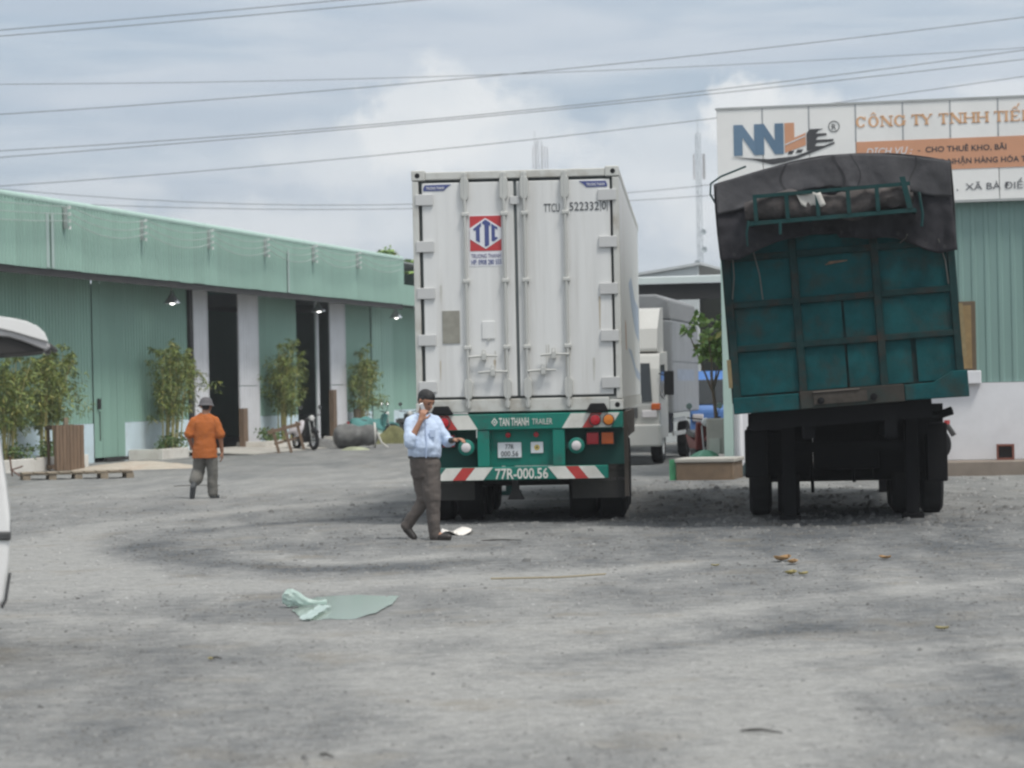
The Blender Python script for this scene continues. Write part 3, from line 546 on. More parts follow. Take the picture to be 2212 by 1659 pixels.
# motorbike builder: stands along local x, front wheel at +x
def motorbike(name, label, loc, rz, body, seat_m, cover=None, lean_=0.0):
    t = thing(name, label, 'motorbike', loc, rz, 'parked motorbikes'); T = Matrix.Rotation(R(lean_), 4, 'X')
    for x in (-.60, .62):
        mb = MB(T); mb.lathe([(.20, -.045), (.27, -.048), (.295, -.02), (.295, .02), (.27, .048), (.20, .045), (.20, -.045)], (x, 0, .295), 'y', black, 22); w = mb.build('wheel', t)
        mb = MB(T); mb.lathe([(.17, -.02), (.205, -.03), (.205, .03), (.17, .02), (.17, -.02)], (x, 0, .295), 'y', chrome, 20); mb.lathe([(0, -.06), (.05, -.06), (.05, .06), (0, .06)], (x, 0, .295), 'y', grey_metal, 10)
        for k in range(5):
            q = k * 2 * math.pi / 5; mb.tube([(x, 0, .295), (x + .18 * math.cos(q), 0, .295 + .18 * math.sin(q))], .012, chrome, 5)
        mb.build('rim', w)
    mb = MB(T)
    mb.prism([(-.78, .62), (-.55, .42), (-.1, .36), (.18, .42), (.34, .72), (.24, .74), (.05, .55), (-.25, .60), (-.6, .72)], -.09, .09, body); mb.build('body', t, bevel=.03)
    mb = MB(T); mb.box(-.28, .12, -.13, .13, .22, .42, steel_dk); mb.lathe([(.0, 0), (.09, 0), (.09, .16), (0, .16)], (-.02, -.08, .30), 'y', grey_metal, 12); mb.build('engine', t, bevel=.02)
    mb = MB(T); mb.prism([(.26, .40), (.36, .40), (.48, .92), (.36, .95), (.28, .7)], -.17, .17, body); mb.build('leg_shield', t, bevel=.03)
    mb = MB(T); mb.prism([(-.72, .74), (-.70, .68), (-.1, .62), (.06, .66), (-.04, .73), (-.4, .78)], -.12, .12, seat_m); mb.build('seat', t, bevel=.03)
    mb = MB(T)
    for y in (-.07, .07): mb.tube([(.62, y, .295), (.46, y, .85), (.42, y, .98)], .018, grey_metal, 6)
    mb.build('fork', t)
    mb = MB(T); mb.tube([(.36, -.33, 1.02), (.42, -.2, 1.0), (.43, 0, .98), (.42, .2, 1.0), (.36, .33, 1.02)], .014, black, 6); hb = mb.build('handlebar', t)
    for y in (-.24, .24):
        mb = MB(T); mb.tube([(.42, y, 1.0), (.42, y * 1.25, 1.2)], .007, black, 5); mb.lathe([(.0, -.012), (.06, -.01), (.06, .01), (0, .012)], (.41, y * 1.25, 1.24), 'x', chrome, 12); mb.build('mirror', hb)
    mb = MB(T); mb.lathe([(.0, .05), (.07, .04), (.085, 0), (.06, -.07), (0, -.08)], (.50, 0, .93), 'x', white, 12); mb.build('headlight', t)
    mb = MB(T); mb.tube([(.88, 0, .52), (.78, 0, .60), (.62, 0, .63), (.48, 0, .58)], .05, body, 8); mb.build('front_mudguard', t)
    mb = MB(T); mb.tube([(-.95, 0, .45), (-.85, 0, .60), (-.65, 0, .65)], .05, steel_dk, 8); mb.build('rear_mudguard', t)
    mb = MB(T); mb.box(-.86, -.80, -.06, .06, .64, .71, red_p); mb.build('tail_light', t)
    if cover:
        mb = MB(T)
        def fn(a, b):
            x = -.75 + a * 1.0; q = (b - .5) * 2; w = .30 + .05 * math.sin(a * 9); return (x + .03 * math.sin(q * 5), q * w, .86 - .38 * abs(q) ** 1.6 - .2 * abs(a - .45) + .03 * math.sin(a * 14 + q * 4))
        mb.grid(fn, 14, 10, cover); mb.build('cover', t, solid=.012)
    return t
pinkw = M('pale_pink_cloth', (.62, .58, .60), .85, var=.1); tealc = M('teal_cover', (.07, .23, .22), .7, var=.25); bk = M('black_bodywork', (.03, .03, .032), .35)
blue_b = M('blue_bodywork', (.04, .08, .25), .35)
motorbike('motorbike', 'black scooter draped with a pale pink cloth beside the leaning timber trestle', G(660, 972), R(-62), bk, bk, pinkw)
motorbike('motorbike', 'motorbike with a teal cover standing behind the grey roll', G(806, 957), R(20), tealc, bk, tealc)
motorbike('motorbike', 'dark motorbike with a bright round mirror beside the man in the pale blue shirt', G(877, 955), R(-70), bk, bk)

# ---------------------------------------------------------------- white reefer container on its green trailer
YAW_C = -math.atan(.065); c0 = P(1122.5, 890, 33.3); c0 = Vector((c0.x, c0.y, 0))
cw = M('container_white', (.70, .70, .685), .5, var=.07, stretch=(4, 4, .2), dirt=(.52, .505, .47), damt=.55, dscale=1.3); cg = M('container_grey_frame', (.56, .56, .525), .5, var=.07, dirt=(.30, .26, .20), damt=.6, dscale=3)
hinge_m = M('hinge_grey', (.54, .54, .53), .5, var=.06, rv=.05); rod_m = M('locking_rod_steel', (.52, .52, .49), .45, .2, var=.08); seal_m = M('door_seal', (.10, .115, .115), .7)
CT = thing('shipping_container', 'tall white refrigerated shipping container with locking rods, loaded on the green trailer', 'container', c0, YAW_C)
ZB, ZT, LEN = 1.36, 4.30, 12.19
mb = MB(); mb.box(1.23, 1.25, .16, LEN - .16, ZB + .15, ZT - .09, cw); o = mb.build('side_panel', CT)
mb = MB(); mb.box(-1.25, -1.23, .16, LEN - .16, ZB + .15, ZT - .09, cw); mb.build('side_panel', CT)
mb = MB(); mb.box(-1.20, 1.20, .1, LEN - .1, ZT - .06, ZT - .03, cw); mb.build('roof', CT)
mb = MB(); mb.box(-1.20, 1.20, LEN - .1, LEN - .05, ZB, ZT - .08, cw); mb.build('front_wall', CT)
mb = MB(); mb.box(-1.2, 1.2, .06, LEN - .1, ZB + .1, ZB + .16, cg); mb.build('container_floor', CT)
for sx in (-1, 1):
    a, b = sorted((sx * 1.25, sx * 1.175))
    mb = MB(); mb.box(a, b, 0, .155, ZB + .13, ZT - .13, cg); mb.build('corner_post', CT, bevel=.008)
    a, b = sorted((sx * 1.255, sx * 1.15))
    mb = MB(); mb.box(a, b, .157, LEN - .16, ZB, ZB + .145, cg); mb.build('bottom_rail', CT); mb = MB(); mb.box(a, b, .157, LEN - .16, ZT - .088, ZT - .01, cg); mb.build('top_rail', CT)
    for z, y in ((ZB, 0), (ZT - .118, 0), (ZB, LEN - .17), (ZT - .118, LEN - .17)):
        a, b = sorted((sx * 1.258, sx * 1.09)); yy = (-.006, .17) if y == 0 else (LEN - .16, LEN)
        mb = MB(); mb.box(a, b, yy[0], yy[1], z - .004, z + .122, cg); o = mb.build('corner_casting', CT, bevel=.012)
        if y == 0:
            mb = MB(); mb.lathe([(.0, 0), (.031, 0), (.031, -.004), (0, -.004)], (sx * 1.185, -.004, z + .058), 'y', black, 14); mb.build('casting_hole', o)
mb = MB(); mb.box(-1.088, 1.088, 0, .14, ZT - .115, ZT - .02, cg); mb.build('top_header', CT, bevel=.01)
mb = MB(); mb.box(-1.088, 1.088, -.002, .14, ZB, ZB + .155, cg); mb.build('bottom_sill', CT, bevel=.01)
mb = MB(); mb.box(-1.17, 1.17, .07, .12, ZB + .15, ZT - .11, seal_m); mb.build('door_seal', CT)
# two door leaves
def door(x0, x1, label):
    mb = MB(); mb.box(x0, x1, .012, .066, ZB + .185, ZT - .152, cw); return mb.build('door', CT, bevel=.01)
DL = door(-1.135, -.022, None); DR = door(.014, 1.145, None)
mb = MB(); mb.box(-.021, .013, .03, .06, ZB + .19, ZT - .155, seal_m); mb.build('centre_seal', CT)
mb = MB(); mb.box(-.065, .055, -.014, .01, 3.865, 3.965, hinge_m); mb.build('door_keeper', CT, bevel=.008)
for k in range(5):
    z = 3.945 - .567 * k
    mb = MB(); mb.box(-1.215, -.995, -.018, .008, z - .068, z + .068, hinge_m); mb.build('hinge', DL, bevel=.007); mb = MB(); mb.box(1.0, 1.222, -.018, .008, z - .068 + .01, z + .068 + .01, hinge_m); mb.build('hinge', DR, bevel=.007)
for i, x in enumerate((-.612, -.138, .110, .602)):
    D = DL if i < 2 else DR
    mb = MB(); mb.tube([(x, -.035, ZB + .05), (x, -.035, ZT - .06)], .020, rod_m, 10)
    mb.build('locking_rod', D)
    for z in (3.755, 2.945, 2.14):
        mb = MB(); mb.box(x - .045, x + .045, -.058, .01, z - .026, z + .026, rod_m); mb.build('rod_guide', D, bevel=.012)
    for z0, z1 in ((3.93, 4.20), (1.52, 1.76)):
        mb = MB(); mb.prism([(x - .050, z0 + .04), (x - .03, z0), (x + .03, z0), (x + .050, z0 + .04), (x + .050, z1 - .04), (x + .03, z1), (x - .03, z1), (x - .050, z1 - .04)], -.05, .01, rod_m); mb.build('rod_bearing', D, bevel=.008)
    mb = MB(); mb.prism([(x - .035, ZT - .05), (x - .035, ZT - .11), (x + .035, ZT - .11), (x + .035, ZT - .05), (x, ZT - .03)], -.045, -.004, rod_m); mb.build('rod_cam', D, bevel=.006)
    mb = MB(); mb.box(x - .032, x + .032, -.045, -.004, ZB + .06, ZB + .13, rod_m); mb.build('rod_cam', D, bevel=.01)
for (x0, x1, z, hub, D) in ((-.60, -.25, 2.035, -.415, DL), (-.49, -.13, 1.845, -.31, DL), (.27, .62, 2.04, .43, DR), (.11, .45, 1.85, .30, DR)):
    mb = MB(); mb.tube([(x0, -.05, z - .008), (hub, -.055, z + .004), (x1, -.06, z)], [.014, .017, .011], rod_m, 6); mb.build('door_handle', D)
    mb = MB(); mb.box(hub - .028, hub + .028, -.075, .008, z - .048, z + .035, rod_m); mb.tube([(hub - .02, -.05, z + .03), (hub - .018, -.05, z + .075), (hub + .018, -.05, z + .075), (hub + .02, -.05, z + .03)], .008, rod_m, 5); mb.build('handle_catch', D, bevel=.008)
# signs on the doors
navy = M('navy_print', (.065, .085, .24), .5, var=.05); redpr = M('red_print', (.50, .045, .05), .5, var=.06); wsheet = M('white_sticker', (.74, .74, .76), .4, var=.03); blk = M('black_print', (.045, .05, .055), .6); plateg = M('aged_data_plate', (.27, .26, .22), .6, var=.2, scale=9)
mb = MB(); mb.box(-.568, -.168, .0085, .0115, 3.125, 3.745, wsheet); st = mb.build('logo_sticker', DL)
X0, X1, Zt, Zb = -.558, -.178, 3.735, 3.312; w_, h_ = X1 - X0, Zt - Zb
fx = lambda a: X0 + w_ * a
fz = lambda b: Zt - h_ * b
mb = MB(); mb.box(X0, X1, .0045, .0075, Zb, Zt, redpr); mb.build('red_field', DL)
mb = MB(); mb.prism([(fx(0), fz(.345)), (fx(0), fz(.66)), (fx(.5), fz(.945)), (fx(1), fz(.66)), (fx(1), fz(.345)), (fx(.5), fz(.06))], .001, .0042, wsheet); mb.build('white_hexagon', DL)
mb = MB()
def lp(pts): mb.prism([(fx(a), fz(b)) for a, b in pts][::-1], -.003, .0005, navy)
lp([(.10, .37), (.36, .19), (.36, .30), (.315, .33), (.315, .76), (.19, .70), (.19, .40), (.13, .42)]); lp([(.40, .22), (.40, .17), (.5, .105), (.66, .20), (.66, .30), (.61, .27), (.61, .83), (.53, .875), (.47, .875), (.47, .26)])
lp([(.69, .72), (.69, .22), (.75, .26), (.88, .335), (.88, .40), (.84, .385), (.80, .36), (.80, .60), (.83, .62), (.87, .60), (.89, .65), (.78, .73), (.74, .735)])
mb.build('logo_letters', DL)
text('TRUONG THANH', X0 + .01, 3.228, .006, M('dull_purple_print', (.14, .13, .26), .5), DL, w=.36, h=.052); text('HP: 0908 280 555', X0 + .01, 3.148, .006, navy, DL, w=.365, h=.062, bold=.008)
for x0, x1, sgn, D in ((-1.115, -.775, 1, DL), (.775, 1.115, -1, DR)):
    zc = 4.088; mb = MB(); pts = [(x0, zc - .035), (x1 - .09, zc - .035), (x1 - .05, zc + .005), (x1, zc + .038), (x0 + .02, zc + .036), (x0 - .0, zc + .0)]
    if sgn < 0: pts = [(x0 + x1 - a, b) for a, b in pts][::-1]
    mb.prism(pts, .006, .0105, navy); mb.build('name_sticker', D); text('TRUONG THANH', x0 + (.035 if sgn > 0 else .09), zc - .018, .004, wsheet, D, w=.22, h=.034, bold=.01)
text('TTCU', .345, 3.765, .008, blk, DR, w=.19, h=.105); text('522332', .655, 3.775, .008, blk, DR, w=.355, h=.105); text('0', 1.047, 3.782, .008, blk, DR, w=.05, h=.1)
mb = MB()
for b_ in ((1.028, 1.034, 3.76, 3.90), (1.108, 1.114, 3.76, 3.90)): mb.box(b_[0], b_[1], .006, .0105, b_[2], b_[3], blk)
mb.build('check_digit_box', DR)
mb = MB(); mb.box(-.915, -.705, .002, .0105, 2.20, 2.595, plateg); mb.build('data_plate', DL); 
mb = MB(); mb.box(-.435, -.275, -.004, .0105, 2.245, 2.46, cw); mb.build('document_box', DL, bevel=.006); mb = MB(); mb.box(-.37, -.34, -.012, .0, 2.225, 2.255, rod_m); mb.build('box_latch', DL)
stk = M('rust_streak', (.50, .44, .35), .7, var=.2, scale=9); stk2 = M('grey_grime_streak', (.55, .54, .50), .7, var=.15, scale=9)
for k in range(15):
    D = DL if k % 2 else DR; xs = random.choice(([-1.05, -.99, -.93, -.612, -.60, -.138, -.45, -.28] if D is DL else [1.04, .98, .90, .602, .59, .110, .35, .45])) + random.uniform(-.02, .02); zt_ = random.choice((3.86, 3.29, 2.73, 2.16, 3.72, 2.91, 2.10, 1.99)); l = random.uniform(.12, .42); w = random.uniform(.006, .016)
    mb = MB(); mb.prism([(xs - w * .5, zt_ - l), (xs + w * .3, zt_ - l * .96), (xs + w, zt_ - l * .3), (xs + w, zt_), (xs - w, zt_), (xs - w * .9, zt_ - l * .4)], .0088, .0104, random.choice((stk, stk2, stk2))); mb.build('grime_streak', D)
# painted swoosh on the long side
sb = M('faded_blue_print', (.40, .46, .56), .5, var=.15); so = M('faded_orange_print', (.50, .30, .20), .5); 
mb = MB()
def side(poly, m, x=1.2515): mb.add([(x, a, b) for a, b in poly], [tuple(range(len(poly)))], m)
side([(4.5, 3.05), (6, 2.75), (8.5, 2.45), (11.3, 2.35), (11.3, 2.9), (8.5, 2.95), (6.2, 3.2)], sb); mb.build('blue_wave', CT); mb = MB(); side([(3.4, 2.15), (5.5, 2.02), (8.5, 1.78), (11.6, 1.72), (11.6, 1.84), (8.5, 1.92), (5.5, 2.14)], sb); mb.build('blue_stripe', CT)
mb = MB(); side([(2.0, 2.5), (2.5, 2.45), (2.7, 2.1), (2.2, 2.12)], so); mb.build('orange_mark', CT)

# trailer
tg = M('trailer_green', (.010, .185, .14), .5, var=.12, dirt=(.04, .10, .085), damt=.9, dscale=3.0, spec=.25); tg_shade = M('trailer_green_shaded', (.008, .06, .05), .6, spec=.25, var=.15, dirt=(.03, .04, .035)); rubber_fl = M('dusty_mudflap', (.045, .043, .04), .85, var=.2, dirt=(.09, .085, .075), damt=.5)
dusty = M('dusty_brown_guard', (.085, .07, .058), .85, var=.25); refw = M('reflective_white', (.66, .65, .60), .45, var=.12, scale=5, dirt=(.42, .40, .35), damt=.5, dscale=4); refr = M('reflective_red', (.42, .04, .035), .45, var=.15, scale=6)
lamp_r = M('red_lamp_lens', (.40, .012, .02), .2); lamp_a = M('amber_lamp_lens', (.62, .19, .02), .2); lamp_o = M('orange_lamp_lens', (.52, .10, .015), .2); lensw = M('white_lens', (.66, .62, .62), .25)
TR = thing('container_trailer', 'green container trailer with red and white warning stickers under the white container', 'trailer', c0, YAW_C)
mb = MB(); mb.box(-1.27, 1.25, -.03, .14, 1.14, 1.335, tg); mb.build('rear_beam', TR, bevel=.012)
mb = MB(); mb.box(-1.06, 1.06, -.10, .02, .535, .695, tg); bumper = mb.build('rear_bumper', TR, bevel=.012)
for x0, x1 in ((-.52, -.372), (.392, .54)):
    mb = MB(); mb.box(x0, x1, -.02, .12, .697, 1.138, tg); mb.build('upright', TR, bevel=.01)
mb = MB(); mb.box(-.37, .39, .09, .11, .70, 1.136, tg); pp = mb.build('plate_panel', TR)
for x in (-.15, .19):
    mb = MB(); mb.lathe([(0, -.05), (.03, -.045), (.035, 0), (0, .0)], (x, .088, 1.075), 'y', lamp_r, 12); mb.build('plate_lamp', TR)
mb = MB(); mb.box(-.28, .008, .07, .086, .80, .985, wsheet); mb.build('number_plate', TR, bevel=.004)
text('77R', -.136, .905, .066, blk, TR, w=.105, h=.062, align='CENTER'); text('000.56', -.136, .818, .066, blk, TR, w=.21, h=.066, align='CENTER')
mb = MB(); mb.box(.122, .272, .07, .086, .85, .985, wsheet); mb.build('badge_plate', TR, bevel=.003); mb = MB(); mb.lathe([(0, 0), (.035, 0), (.035, -.003), (0, -.003)], (.197, .069, .918), 'y', M('yellow_print', (.62, .47, .12), .5), 14); mb.lathe([(0, 0), (.012, 0), (.012, -.002), (0, -.002)], (.197, .065, .918), 'y', dkgrey, 8); mb.build('badge_emblem', TR)
for sx in (-1, 1):
    cx = .668 * sx + .012
    mb = MB(); mb.lathe([(.0, .12), (.095, .12), (.098, -.02), (.07, -.035), (.0, -.035)], (cx, 0, .935), 'y', tg, 20); bo = mb.build('lamp_boss', TR); mb = MB(); mb.lathe([(.058, -.036), (.058, -.05), (.04, -.06), (0, -.062)], (cx, 0, .935), 'y', lensw, 18); mb.build('reversing_lamp', bo)
    mb = MB(); a, b = sorted((.545 * sx, 1.25 * sx)); mb.box(a, b, .14, .16, .70, 1.138, tg_shade); mb.build('lamp_board', TR)  # darker copy of the trailer green: the board's shade is painted in
    mb = MB(); a, b = sorted((.375 * sx + .012, .60 * sx + .01)); mb.box(a, b, .03, .10, .90, .97, tg_shade); mb.build('boss_arm', TR)
    # square lamps
    for xx, m in ((.875, lamp_r), (1.055, lamp_o)):
        mb = MB(); mb.box(xx * sx - .082, xx * sx + .082, .06, .139, .935, 1.095, dkgrey); q = mb.build('lamp_housing', TR, bevel=.01); mb = MB(); mb.box(xx * sx - .072, xx * sx + .072, .04, .058, .945, 1.085, m); mb.build('tail_lamp', q, bevel=.012)
    for xx, m in ((.914, lamp_r), (1.075, lamp_a)):
        mb = MB(); mb.lathe([(.072, 0), (.072, -.03), (.062, -.035)], (xx * sx, -.04, 1.238), 'y', dkgrey, 18); q = mb.build('lamp_ring', TR); mb = MB(); mb.lathe([(.062, -.03), (.055, -.05), (.0, -.058)], (xx * sx, -.04, 1.238), 'y', m, 18); mb.build('round_lamp', q)
    # warning stickers on the beam: white, red, white slanted bands
    zt, zb = 1.325, 1.15
    for (a, b, m) in ((.62, .864, refw), (.866, .997, refr), (.999, 1.21, refw)):
        pts = [((a - .11) * sx, zb), ((b - .11) * sx, zb), (b * sx, zt), (a * sx, zt)]; pts = pts if sx > 0 else pts[::-1]
        mb = MB(); mb.prism(pts, -.036, -.031, m); mb.build('warning_sticker', TR)
    zt, zb = .69, .54
    for (a, b, m) in ((.33, .545, refw), (.547, .70, refr), (.702, .90, refw)):
        pts = [((a + .12) * sx, zb), ((b + .12) * sx, zb), (b * sx, zt), (a * sx, zt)]; pts = pts if sx > 0 else pts[::-1]
        mb = MB(); mb.prism(pts, -.107, -.102, m); mb.build('warning_sticker', bumper)
    a, b = sorted((.60 * sx, 1.25 * sx))
    mb = MB(); mb.box(a, b, .42, .435, .28, .74, rubber_fl); fl = mb.build('mudflap', TR)
    text('TAN THANH', a + .33 if sx > 0 else a + .18, .62, .415, M('faded_flap_print', (.13, .125, .115), .8), TR, w=.3, h=.05); text('TRAILER 77R', a + .33 if sx > 0 else a + .18, .49, .415, M('faded_flap_print', (.13, .125, .115)), TR, w=.32, h=.04)
    mb = MB(); mb.prism([(.80 * sx, 1.338), (1.08 * sx, 1.338), (1.03 * sx, 1.44), (.86 * sx, 1.44)] if sx > 0 else [(1.08 * sx, 1.338), (.80 * sx, 1.338), (.86 * sx, 1.44), (1.03 * sx, 1.44)], -.09, -.008, black); mb.build('buffer', TR, bevel=.01)
    mb = MB(); mb.box(.40 * sx - .06, .40 * sx + .06, .2, 12.0, .98, 1.30, tg_shade); mb.build('chassis_rail', TR)
    for ya in (1.35, 2.65, 3.95):
        for xo in (.70, 1.07):
            mb = MB(); mb.lathe([(.29, -.15), (.44, -.165), (.49, -.13), (.495, 0), (.49, .13), (.44, .165), (.29, .15), (.29, -.15)], (xo * sx, ya, .495), 'x', black, 28); q = mb.build('wheel', TR)
            mb = MB(); mb.lathe([(.0, -.03), (.12, -.05), (.2, .05), (.29, .09), (.29, -.1), (.25, -.08)], (xo * sx, ya, .495), 'x', M('dusty_rim', (.14, .13, .12), .8, dirt=(.08, .07, .06)), 20); mb.build('rim', q)
    mb = MB(); mb.box(sorted((1.245 * sx, 1.29 * sx))[0], sorted((1.245 * sx, 1.29 * sx))[1], .45, 4.6, 1.02, 1.33, dusty); mb.build('side_guard', TR)
mb = MB(); mb.prism([(1.245, .30), (1.30, .30), (1.30, 1.32), (1.245, 1.32)], .3, .45, dusty); mb.build('rear_guard_strip', TR)
for ya in (1.35, 2.65, 3.95):
    mb = MB(); mb.tube([(-1.1, ya, .495), (1.1, ya, .495)], .08, steel_dk, 10); mb.build('axle', TR)
for ya in (.9, 4.6, 7, 9.5, 11.6):
    mb = MB(); mb.box(-1.0, 1.0, ya, ya + .1, 1.18, 1.33, tg_shade); mb.build('cross_member', TR)
for sx in (-1, 1):
    mb = MB(); mb.box(sx * .55 - .1, sx * .55 + .1, .95, 4.4, .62, .97, steel_dk); mb.build('suspension', TR)
mb = MB(); mb.box(-.9, .9, 8.2, 11.4, .75, 1.17, tg_shade); mb.build('front_box', TR)
mb = MB(); mb.prism([(-.13, .533), (-.05, .533), (-.045, .40), (.02, .28), (-.19, .28), (-.135, .40)], .3, .42, steel_dk); mb.build('tow_hook', TR, bevel=.01)
mb = MB(); mb.prism([(-.345, 1.235), (-.305, 1.185), (-.265, 1.235), (-.305, 1.288)], -.037, -.0325, refw); mb.prism([(-.330, 1.235), (-.305, 1.204), (-.280, 1.235), (-.305, 1.268)], -.039, -.0375, tg); mb.prism([(-.317, 1.235), (-.305, 1.22), (-.293, 1.235), (-.305, 1.251)], -.041, -.0395, refw); mb.build('diamond_emblem', TR)
text('TAN THANH', -.25, 1.19, -.036, refw, TR, w=.36, h=.098, bold=.022); text('TRAILER', .15, 1.20, -.036, refw, TR, w=.245, h=.074)
text('77R-000.56', -.305, .551, -.106, refw, TR, w=.64, h=.128, bold=.02)
# the tractor unit in front (hidden but for its wheels' shade)
for sx in (-1, 1):
    mb = MB(); mb.box(sx * .75 - .07, sx * .75 + .07, 9.3, 9.44, .06, 1.0, tg_shade); mb.box(sx * .75 - .16, sx * .75 + .16, 9.22, 9.52, 0, .06, tg_shade); mb.build('landing_leg', TR)

# ---------------------------------------------------------------- old teal tarpaulin-covered cargo trailer, leaning to one side
g0 = P(1836, 875, 31.0); TZ = 1.365
te = M('old_teal_paint', (.007, .068, .073), .8, spec=.15, var=.3, scale=4.5, dirt=(.035, .040, .034), damt=.7, dscale=3.2, bump=.15); ter = M('rusty_teal_rib', (.010, .034, .034), .85, spec=.2, var=.35, scale=5, dirt=(.05, .03, .022), damt=.8, dscale=3)
rustp = M('rusty_brown_plate', (.045, .040, .034), .9, spec=.2, var=.3, scale=5, dirt=(.02, .05, .048), damt=.7); tarp = M('grey_black_tarpaulin', (.046, .045, .049), .8, var=.3, scale=3, dirt=(.105, .10, .105), damt=.5, dscale=2.2, bump=.35, bscale=14)
tarp_d = M('rolled_dark_tarpaulin', (.060, .052, .050), .85, var=.5, scale=7, dirt=(.14, .115, .10), damt=.5, dscale=5, bump=.5, bscale=20); teb = M('teal_bar', (.008, .045, .045), .7, spec=.2, var=.25, dirt=(.03, .04, .035), damt=.5, dscale=5); under = M('oily_black_steel', (.010, .010, .011), .85, spec=.15)
GT = thing('cargo_trailer', 'leaning old teal cargo trailer with a dark tarpaulin top and rusty rear gate', 'trailer', (g0.x, 31.0, 0), -R(5.6))
TB = Matrix.Translation((0, 0, TZ)) @ Matrix.Rotation(R(-3.3), 4, 'Y')
def B(): return MB(TB)
BL = 10.5; HW = 1.285
# side walls, floor, front
for sx in (-1, 1):
    a, b = sorted((sx * HW, sx * (HW - .05))); mb = B(); mb.box(a, b, .06, BL, .12, 2.40, te); mb.build('side_wall', GT)
    for k in range(12):
        y = .3 + k * .85; a, b = sorted((sx * HW, sx * (HW + .035))); mb = B(); mb.box(a, b, y, y + .07, .12, 2.40, ter); mb.build('side_stake', GT)
mb = B(); mb.box(-HW, HW, .05, BL, .02, .118, under); mb.build('bed_floor', GT)
mb = B(); mb.box(-HW + .051, HW - .051, BL - .05, BL, .12, 2.4, te); mb.build('front_wall', GT)
# rear gate: panels between ribs
cols = (-HW + .03, -.505, .405, HW - .03); rows = (.17, .73, 1.225, 1.755, 2.32)
gate = B(); gate.box(-HW + .02, HW - .02, .055, .09, .17, 2.34, ter); gate = gate.build('rear_gate', GT)
for i in range(3):
    for j in range(4):
        x0, x1 = cols[i] + .045, cols[i + 1] - .045; z0, z1 = rows[j] + .038, rows[j + 1] - .038
        subs = [(x0, x1)] if (i != 1 or j > 1) else [(x0, x0 + (x1 - x0) * .55), (x0 + (x1 - x0) * .55 + .03, x1)]
        if i == 2 and j == 0: subs = [(x0, x0 + .28), (x0 + .34, x1)]
        for (a, b) in subs:
            mb = B(); y = .030 + random.uniform(-.006, .008)
            def fn(p, q, a=a, b=b, z0=z0, z1=z1, y=y): return (a + (b - a) * p, y + .016 * (vnoise(p * 4 + i * 7 + a, q * 3 + j * 5) - .5) * (1 if 0 < p < 1 and 0 < q < 1 else 0), z0 + (z1 - z0) * q)
            mb.grid(fn, 8, 6, te); mb.build('gate_panel', gate)
for z in rows[1:4]:
    mb = B(); mb.box(-HW, HW, -.015, .054, z - .036, z + .036, ter); mb.build('gate_rail', gate, bevel=.008)
for x in cols:
    mb = B(); mb.box(x - .042, x + .042, -.022, .052, .16, 2.34, ter); mb.build('gate_post', gate, bevel=.008)
mb = B(); mb.prism([(-HW - .02, .0), (-.56, .0), (-.56, .185), (-HW - .02, .185)], -.03, .05, te); mb.build('tail_board', GT, bevel=.01)
mb = B(); mb.prism([(.62, .01), (HW + .05, .0), (HW + .05, .30), (HW - .12, .30), (.95, .19), (.62, .185)], -.035, .05, te); mb.build('tail_board', GT, bevel=.01)
mb = B(); mb.box(-.555, .615, -.05, .04, .0, .20, rustp); tb = mb.build('number_board', GT, bevel=.01)
mb = B(); mb.box(-.40, .20, -.062, -.052, .04, .165, M('mud_grey_plate', (.06, .052, .044), .9, spec=.2, var=.35, scale=10)); mb.build('worn_plate', tb)
mb = B(); mb.box(-.40, .12, -.075, -.05, .175, .19, M('worn_edge', (.12, .10, .085), .8)); mb.build('plate_lip', tb)
for x in (-.32, .27):
    mb = B(); mb.lathe([(0, -.02), (.04, -.015), (.04, .0), (0, 0)], (x, -.065, .08), 'y', under, 12); mb.build('plate_lamp', tb)
mb = B(); mb.box(HW + .01, HW + .055, -.02, .05, .45, 1.05, M('yellowed_timber', (.24, .18, .09), .85, var=.3, scale=8)); mb.build('side_batten', GT)
mb = B(); mb.box(-HW - .055, -HW - .01, -.02, .05, .30, .62, M('yellowed_timber', (.24, .18, .09))); mb.build('side_batten', GT)
mb = B(); mb.prism([(-.16, 1.62 - .02), (.10, 1.60 + .03), (.10, 1.64), (-.10, 1.64)], .018, .026, M('scraped_orange_rust', (.15, .09, .055), .85, var=.5, scale=14)); mb.build('scrape_mark', gate)
# tarpaulin: ridge shaped roof, hanging front skirt with folds
def roofz(x): return 2.57 + .25 * max(0, 1 - abs((x - .12) / (1.45 if x > .12 else 1.55)) ** 1.7)
mb = B()
def rf(p, q):
    x = (p - .5) * 2 * 1.315; y = -.12 + q * (BL + .3); sag = .045 * math.sin(q * 34) * (1 - abs(p - .5))
    return (x, y, roofz(x) + sag * .6 + .02 * (vnoise(p * 9, q * 30) - .5))
mb.grid(rf, 24, 40, tarp); tp = mb.build('tarpaulin', GT, solid=.015)
for sx in (-1, 1):
    mb = B()
    def sk(p, q, sx=sx):
        y = -.12 + p * (BL + .3); top = roofz(sx * 1.315); low = 1.80 + .12 * (vnoise(p * 14, 3) - .5); return (sx * (1.312 + .02 * vnoise(p * 22, q * 3)), y, top + (low - top) * q)
    mb.grid(sk, 50, 6, tarp); mb.build('side_skirt', tp, solid=.012)
mb = B()
